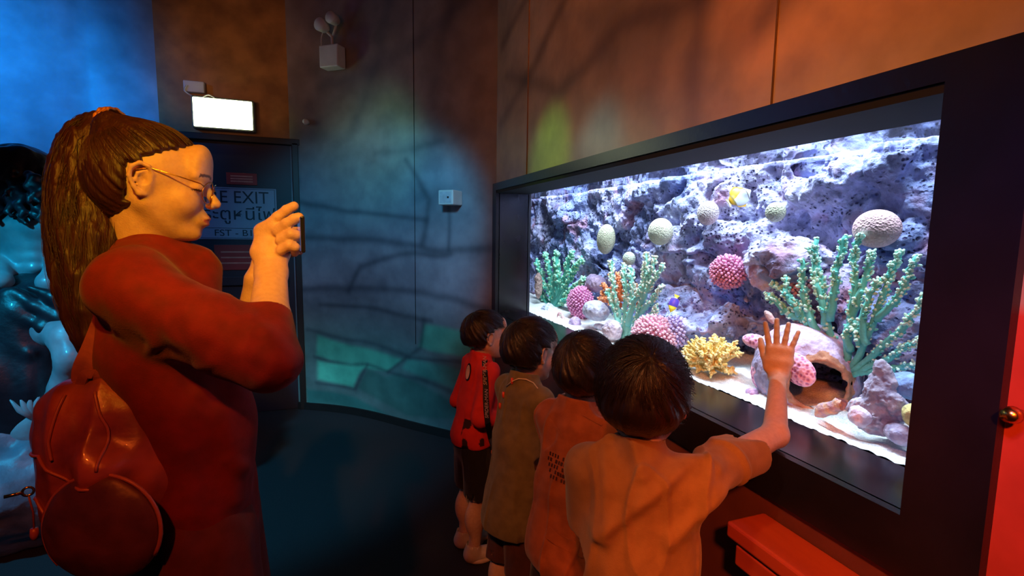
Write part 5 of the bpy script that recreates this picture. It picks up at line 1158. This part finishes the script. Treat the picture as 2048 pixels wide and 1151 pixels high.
# hair: cap combed back to a tie, long ponytail
c0 = A([-.012, 0, .022]); r0 = A([.098, .077, .088]); tie_l = A([-.088, 0, .098]); TO = lambda q: HW[:3, :3] @ A(q, float) + HW[:3, 3]
H = SDF(T=HW, scale=hs_w); H.ell(c0 + A([-.004, 0, 0]), r0 + .009, k=.01); H.ell((-.050, 0, -.018), (.062, .070, .066), k=.03); H.cap((-.055, 0, .070), tie_l, .045, .022, k=.04); H.cap((-.045, 0, -.05), (-.058, 0, -.085), .046, .030, k=.02)
def cutf(P):
    q = to_local(HW, P); n = A([.50, 0, -.866]); f1 = -((q - A([.070, 0, .088])) @ n); f1 = np.maximum(f1, -(q[..., 0] + .012)); ear = np.maximum(np.abs(q[..., 0] + .008) - .026, q[..., 2] - .026); ear = np.maximum(ear, -(q[..., 2] + .045))
    nape = q[..., 2] + .085 - .9 * np.clip(q[..., 0] + .055, 0, .1); return np.minimum(np.minimum(f1, ear), nape) * hs_w
H.cut(cutf, .009)
td_ = nrm(tie_l - c0); tu, tv, _ = basis(td_)
def groove(P):
    q = nrm_rows(to_local(HW, P) - c0); a = np.arctan2(q @ tv, q @ tu); e = q @ td_; return .0022 * vnoise(np.stack([a * 13 + .8 * e, e * 1.6, a * 0], -1), 5) + .0012 * vnoise(np.stack([a * 36, e * 3, a * 0], -1), 6)
H.disp(groove, .004); hp = HW[:3, 3]
hair = link('hair', H.mesh(hp - .19, hp + .19, .0027, 'hair'), M_hairw); wparts.append(hair)
# ponytail path
PT = [(228, 262, .985, .018), (205, 262, .985, .034), (182, 292, .975, .042), (174, 350, .97, .050), (178, 415, .96, .057), (184, 480, .955, .060), (188, 545, .95, .056), (190, 610, .945, .047), (194, 670, .94, .033), (202, 740, .94, .010)]
PP = A([at(x, y, z) for x, y, z, r in PT]); PR = A([p[3] for p in PT])
K = SDF()
for i in range(len(PP) - 1): K.cap(PP[i], PP[i + 1], PR[i] * .98, PR[i + 1] * .98, k=.02)
T_ = nrm_rows(np.gradient(PP, axis=0)); rg = np.random.default_rng(4)
def along(u): i = np.clip(np.floor(u).astype(int), 0, len(PP) - 2); t = (u - i)[..., None]; return PP[i] * (1 - t) + PP[i + 1] * t, PR[i] * (1 - t[..., 0]) + PR[i + 1] * t[..., 0]
VD = nrm(PP[4] - CAM); SX = nrm(np.cross(up_, VD))
def lock(a0, rr, u0, u1, ph, rad, wav=.35, n=12):
    us = np.linspace(u0, u1, n); c, r = along(us); aa = a0 + wav * np.sin(us * .9 + ph); i = np.clip(us.astype(int), 0, len(PP) - 1); Tn = T_[i]; sd = nrm_rows(np.cross(Tn, VD)); dp = np.cross(sd, Tn)
    return c + (sd * np.cos(aa)[:, None] + dp * np.sin(aa)[:, None]) * (r * rr)[:, None]
for i in range(22):
    a0 = rg.uniform(0, 2 * PI); u1 = rg.uniform(5.5, 8.9); L_ = lock(a0, rg.uniform(.80, .96), rg.uniform(.5, 1.5), u1, rg.uniform(0, 6), 0, .25); K.chain(list(L_), list(np.interp(np.linspace(0, 1, 12), [0, .3, .8, 1], [.006, .013, .011, .003])), k=.006)
K.disp(lambda P: .003 * vnoise(np.stack([((P - PP[4]) @ SX) * 150 + 3 * np.sin(P[..., 2] * 9), P[..., 2] * 7, (P @ VD) * 120], -1), 7), .003)
tail = link('ponytail', K.mesh(PP.min(0) - .08, PP.max(0) + .08, .0030, 'ponytail'), M_hairw); wparts.append(tail)
# hair tie
tm = MB(); tp = at(226, 256, .965); ta = nrm(PP[1] - PP[0]); tu2, tv2, _ = basis(ta)
for k_ in range(3): tm.tube([tp + ta * (.0065 * (k_ - 1)) + (tu2 * math.cos(a) + tv2 * math.sin(a)) * (.036 + .0012 * math.sin(a * 12 + k_)) for a in np.linspace(0, 2 * PI, 60)], .0030, 6)
tie = tm.build('hair_tie', mat('beaded_gold_tie', srgb(245, 170, 70), srgb(190, 110, 40), rough=.3, metal=.5, scale=200, bump=.001, bscale=500)); wparts.append(tie)
# glasses
M_gold = mat('gold_wire', srgb(230, 170, 90), rough=.25, metal=1); gm_ = MB()
for y in (-1, 1):
    gm_.tube([TO((.104 - .012 * abs(math.cos(a)) * (1 if math.cos(a) * y > 0 else 0), y * .034 + .0265 * math.cos(a), -.006 + .0235 * math.sin(a))) for a in np.linspace(0, 2 * PI, 36)], .0011, 6)
    gm_.tube([TO(p) for p in ((.094, y * .060, .006), (.088, y * .070, .010), (.05, y * .0765, .016), (.005, y * .0805, .022), (-.018, y * .083, .014), (-.030, y * .084, -.004))], .0011, 6)
gm_.tube([TO((.104, -.009, .0)), TO((.108, 0, .004)), TO((.104, .009, .0))], .0011, 6)
glasses = gm_.build('glasses_frame', M_gold)
lens = MB()
for y in (-1, 1): lens.add([TO((.103 - .010 * abs(math.cos(a)) * (1 if math.cos(a) * y > 0 else 0), y * .034 + .0262 * math.cos(a), -.006 + .0232 * math.sin(a))) for a in np.linspace(0, 2 * PI, 30, endpoint=False)], [tuple(range(30))])
le_ = lens.build('lenses', M_glass); wparts += [glasses, le_]
gcol = rebase(woman, *wparts)
off = A(woman.location); L = []
rg = np.random.default_rng(9)
for i in range(2600):                                   # combed back strands
    d = nrm(rg.normal(0, 1, 3)); q = c0 + A([-.004, 0, 0]) + d * (r0 + .0105)
    if d[0] < -.75: continue
    if ((q - A([.066, 0, .090])) @ A([.50, 0, -.866]) > 0 and q[0] > -.012) or (abs(q[0] + .008) < .027 and q[2] < .027) or q[2] < -.06 + .6 * max(0, q[0] + .05): continue
    pts = []
    for j in range(9):
        t = j / 8 * rg.uniform(.97, 1.0); dd = nrm(d * (1 - t) + td_ * t * 1.05); rad_ = r0 + .0105 + .0012 * math.sin(t * PI); x = c0 + A([-.004, 0, 0]) + dd * rad_; t3 = max(0, t - .55) / .45; pts.append(x * (1 - t3 ** 2) + tie_l * t3 ** 2 + A([0, 0, .010]) * t3 * (1 - t3))
    L.append(A([TO(p) for p in pts]) - off)
strands('hair_strands', L, .00042, M_hairw, hair)
L = []
for i in range(4200):
    u1 = rg.uniform(5.0, 9.0); L.append(lock(rg.uniform(0, 2 * PI), rg.uniform(.75, 1.0) ** .5 * rg.choice([1.02, 1.08, 1.2], p=[.7, .24, .06]), rg.uniform(.1, 2.5), u1, rg.uniform(0, 6), 0, rg.uniform(.1, .3), 12) + rg.normal(0, .0015, (12, 3)) - off)
strands('ponytail_strands', L, .00042, M_hairw, tail)
# phone held edge-on
ph = empty('phone', at(603, 470, 1.05), 'dark phone held upright edge-on in the hands of the woman', 'phone')
PB = MB(); pf = wf; PB.box(at(603, 468, 1.045), (.0042, .072, .036), np.stack([pf, wl, up_], 1)); p1 = PB.build('phone_body', mat('dark_phone', srgb(24, 24, 30), rough=.3), None, smooth=False); bevel(p1, .003)
PB = MB(); PB.box(at(603, 468, 1.045) - pf * .0045, (.0004, .068, .033), np.stack([pf, wl, up_], 1)); p2 = PB.build('phone_screen', mat('phone_screen', srgb(20, 24, 40), rough=.1, emis=(.3, .4, .9, 1), estr=.15), None, smooth=False); rebase(ph, p1, p2)

# ------------------------------------------------------------------ backpack
M_leath = mat('glossy_brown_leather', srgb(168, 84, 66), srgb(120, 56, 46), rough=.36, scale=16, bump=.0035, bscale=18, spec=.6, coat=.1)
M_leath2 = mat('dark_leather_pocket', srgb(100, 52, 48), srgb(80, 42, 40), rough=.42, scale=20, bump=.0015, bscale=40, spec=.5)
bc = at(193, 950, .875); bo = nrm(RGT * .03 - FWD * A([1, 1, 0]) * .99); bo[2] = .05; bo = nrm(bo)        # outward face of the pack
bu = nrm(up_ - bo * (up_ @ bo)); bs_ = np.cross(bu, bo); tl = .10; bu2 = nrm(bu * math.cos(tl) - bs_ * math.sin(tl)); bs2 = np.cross(bu2, bo); BR = np.stack([bs2, bu2, bo], 1)
pk = empty('backpack', bc, 'shiny brown leather backpack hanging low behind the woman', 'backpack')
TB = np.eye(4); TB[:3, :3] = BR; TB[:3, 3] = bc
S_ = SDF(T=TB, scale=1.0)
S_.ell((0, -.030, -.02), (.124, .128, .070), k=.02); S_.ell((-.012, .055, -.02), (.098, .10, .058), k=.04); S_.cap((-.06, .12, -.01), (.045, .02, .04), .02, .03, k=.03); S_.ell((.01, .13, -.02), (.060, .05, .035), k=.05)
S_.disp(lambda P: .011 * fbm((P - bc) @ BR * A([9, 6, 6]), 3, 91) + .012 * (np.abs(vnoise((P - bc) @ BR * A([16, 5, 5]) + 2, 92)) - .3), .014)
bb = link('pack_body', S_.mesh(bc - .27, bc + .27, .0034, 'pack_body'), M_leath)
S_ = SDF(T=TB, scale=1.0); S_.ell((.042, -.072, .052), (.094, .092, .030), k=.01); S_.disp(lambda P: .004 * fbm((P - bc) @ BR * 12, 3, 95), .006); bp = link('front_pocket', S_.mesh(bc - .25, bc + .25, .0034, 'front_pocket'), M_leath2)
TBw = lambda q: BR @ A(q, float) + bc
bpy.context.view_layer.update(); BV = surf([bb])[0][1]
def onpack(x, y, dz=.002):
    h_ = BV.ray_cast(Vector(TBw((x, y, .3))), Vector(-bo)); return (A(h_[0]) + bo * dz) if h_[0] is not None else None
zs = MB()
zs.tube([TBw((.042 + .095 * math.cos(a), -.072 + .093 * math.sin(a), .054)) for a in np.linspace(-.6, PI + .6, 40)], .0032, 6)
for pts in ([(-.11, .05), (-.06, .055), (0, .01), (.05, .0)], [(-.12, -.03), (-.08, -.02), (-.05, -.06)], [(-.125, -.05), (-.09, -.12), (-.03, -.165)], [(-.02, .15), (-.03, .08), (-.025, .05)], [(.03, .15), (.05, .09), (.055, .03)]):
    q = A(pts); u = np.linspace(0, len(q) - 1, 22); w_ = [onpack(np.interp(v, range(len(q)), q[:, 0]), np.interp(v, range(len(q)), q[:, 1])) for v in u]; w_ = [v for v in w_ if v is not None]
    if len(w_) > 4: zs.tube(w_, .0026, 6)
zp = zs.build('zip_seams', mat('seam_piping', srgb(176, 96, 72), rough=.4, spec=.6))
M_brass = mat('brass', srgb(240, 180, 90), rough=.2, metal=1)
mm = MB(); rc = at(56, 982, .875); mm.tube([rc + (SX * math.cos(a) + up_ * math.sin(a)) * .0075 for a in np.linspace(0, 2 * PI, 16)], .0022, 6); mm.tube([rc + SX * .03, rc + SX * .006], .003, 6); ring = mm.build('zip_ring', M_brass)
mm = MB(); mm.tube([rc - up_ * .007, rc - up_ * .04 - SX * .004, rc - up_ * .078 - SX * .003], .0016, 6); mm.dome(rc - up_ * .07 - SX * .003, (0, 0, -1), .022, .007, n=8); pull = mm.build('zip_pull', M_leath)
def strap(name, pts, w, m, th=.004, nn=None):
    P = A(pts); u = np.linspace(0, len(P) - 1, 26); Q = np.stack([np.interp(u, range(len(P)), P[:, k]) for k in range(3)], 1)
    for _ in range(4): Q[1:-1] = (Q[:-2] + 2 * Q[1:-1] + Q[2:]) / 4
    N_ = nn if nn is not None else bo; return ribbon(name, [(q, N_) for q in Q], w, th, m, 0)
s1 = strap('shoulder_strap', [at(168, 772, .88), at(165, 740, .875), at(186, 700, .875), at(205, 650, .88), at(225, 600, .89), at(243, 540, .90), at(262, 508, .93)], .034, M_leath, .005)
s2 = strap('shoulder_strap', [at(210, 790, .93), at(222, 720, .93), at(214, 640, .93)], .022, M_leath, .005)
s3 = strap('haul_loop', [at(160, 775, .87), at(172, 745, .865), at(196, 748, .87), at(205, 780, .88)], .016, M_leath, .004)
s4_ = strap('lower_strap', [at(318, 985, .93), at(330, 945, .945), at(350, 915, .96), at(400, 880, .99)], .022, M_leath2, .003)
mm = MB(); mm.tube([at(303, 930, .925), at(346, 931, .935)], .0022, 6); mm.tube([at(303, 930, .925), at(303, 940, .925), at(346, 941, .935), at(346, 931, .935)], .0018, 6); bk_ = mm.build('strap_buckle', M_brass)
rebase(pk, bb, bp, zp, ring, pull, s1, s2, s3, s4_, bk_)
# ------------------------------------------------------------------ merman statue on its rock, left
M_stat = mat('glossy_statue_resin', srgb(150, 165, 170), srgb(120, 135, 142), rough=.42, scale=10, bump=.002, bscale=22, spec=.5, coat=.15)
M_sdark = mat('dark_statue_paint', srgb(40, 38, 46), srgb(28, 27, 34), rough=.42, scale=14, bump=.002, bscale=40, spec=.5, coat=.1)
st = empty('statue', tuple(A([*at(40, 900, 2.35)[:2], 0])), 'glossy long-haired merman statue seated on a rock, lit blue at left edge', 'statue')
a_ = lambda x, y, z=2.35: at(x, y, z)
fw_ = nrm(-RGT * .25 - A([FWD[0], FWD[1], 0]) * .9); sdv = nrm(np.cross(up_, fw_))
B = SDF(); k = 2.35
B.ell(a_(38, 370), (.105, .105, .135), k=.03); B.cap(a_(46, 420), a_(50, 400), .07, .065, k=.04)
B.seg(a_(55, 428), a_(55, 480), (.205, .10), (.185, .12), sdv, k=.05); B.seg(a_(55, 480), a_(48, 560), (.175, .11), (.150, .10), sdv, k=.05); B.seg(a_(48, 560), a_(50, 600), (.155, .11), (.19, .13), sdv, k=.05)
B.cap(a_(100, 425, 2.32), a_(128, 500, 2.36), .072, .056, k=.04); B.cap(a_(128, 500, 2.36), a_(104, 560, 2.22), .055, .040, k=.03); B.ell(a_(100, 565, 2.20), (.05, .045, .04), k=.03)
B.cap(a_(8, 430, 2.32), a_(-30, 500, 2.3), .075, .058, k=.04); B.cap(a_(-30, 500, 2.3), a_(5, 560, 2.15), .055, .04, k=.03)
for x, y, rx in ((38, 455, .075), (80, 452, .075)): B.ell(a_(x, y, 2.27), (rx, .06, .06), k=.03)         # chest
for j in range(3):
    for x in (48, 70): B.ell(a_(x, 492 + j * 22, 2.265), (.035, .03, .028), k=.02)
B.seg(a_(55, 610), a_(110, 655, 2.22), (.17, .13), (.10, .10), sdv, k=.06)
TL = [(110, 655, 2.20, .085), (142, 672, 2.15, .075), (150, 715, 2.12, .060), (130, 770, 2.14, .050), (105, 820, 2.18, .055), (70, 850, 2.2, .08), (10, 880, 2.2, .10), (-60, 900, 2.2, .10)]
B.chain([a_(x, y, z) for x, y, z, r in TL], [r for *_, r in TL], k=.03)
B.disp(lambda P: .006 * fbm(P * 9, 2, 61), .008); scl = lambda P: -.004 * np.clip(.5 - worley(P * 26, 66), 0, 1) * (P[..., 2] < .95)
B.disp(scl, .004)
c_ = a_(60, 650); sb = link('statue_body', B.mesh(c_ - A([.75, .7, .85]), c_ + A([.8, .7, .95]), .0075, 'statue_body'), M_stat)
H = SDF(); H.ell(a_(42, 345), (.145, .14, .13), k=.03); H.ell(a_(62, 385), (.125, .12, .12), k=.05); H.ell(a_(20, 390), (.13, .12, .13), k=.05)
rg = np.random.default_rng(3)
for i in range(46):
    x0 = rg.uniform(-25, 100); y0 = rg.uniform(330, 400); pts = []; z0 = 2.35 + rg.uniform(-.13, .02)
    for j in range(8): pts.append(a_(x0 + 7 * math.sin(j * 1.7 + i) + (x0 - 40) * .03 * j, y0 + j * 7.5, z0 - .008 * j))
    H.chain(pts, list(np.linspace(.024, .009, 8)), k=.008)
H.disp(lambda P: .007 * vnoise(P * A([34, 34, 12]), 12), .008)
sh_ = link('statue_hair', H.mesh(a_(40, 380) - .33, a_(40, 380) + .33, .0065, 'statue_hair'), M_sdark)
D = SDF(); D.seg(a_(50, 590), a_(60, 640, 2.28), (.20, .145), (.23, .18), sdv, k=.05); D.seg(a_(60, 640, 2.28), a_(40, 760, 2.25), (.24, .19), (.22, .20), sdv, k=.05); D.seg(a_(40, 760, 2.25), a_(20, 860, 2.25), (.22, .2), (.2, .18), sdv, k=.05)
for pts, r in (([(15, 585), (35, 620), (90, 655), (130, 670)], .022), ([(30, 580), (70, 610), (125, 640)], .020), ([(60, 575), (110, 595), (138, 625)], .016), ([(20, 590), (24, 640), (40, 690)], .024), ([(24, 650), (30, 700), (60, 705)], .018)):
    D.chain([a_(x, y, 2.12 + .0003 * abs(x - 50)) for x, y in pts], [r] * len(pts), k=.03)
D.disp(lambda P: .012 * vnoise(P * A([15, 15, 4]), 14), .012)
sdr = link('drapery', D.mesh(c_ - A([.6, .6, .85]), c_ + A([.6, .6, .4]), .008, 'drapery'), M_sdark)
fm_ = MB()
for k_ in range(9):
    a = -1.2 + k_ * .22; b0 = a_(78, 840, 2.15); e0 = b0 + (SX * math.sin(a) * .16 + up_ * math.cos(a) * .14); fm_.tube([b0, (b0 + e0) / 2 - FWD * .02, e0], [.016, .012, .003], 6)
tf = fm_.build('tail_fin', M_stat); rebase(st, sb, sh_, sdr, tf)
R_ = SDF(); pr = a_(10, 1010, 2.35); pr[2] = .28
R_.ell(pr, (.62, .45, .34), k=.02); R_.ell(pr + A([-.3, .1, .12]), (.4, .4, .3), k=.1); R_.disp(lambda P: .05 * fbm(P * 4, 3, 5) + .015 * fbm(P * 14, 2, 6), .07); R_.cut(lambda P: P[..., 2] - .002, .003)
tag(link('pedestal_rock', R_.mesh((pr[0] - 1.0, pr[1] - .8, -.01), (pr[0] + .9, pr[1] + .75, .85), .014, 'pedestal_rock'), mat('blue_grey_rock', srgb(120, 135, 150), srgb(90, 105, 120), rough=.45, scale=8, bump=.01, bscale=14, spec=.5)), 'rounded blue-lit artificial rock under the merman statue', 'rock')
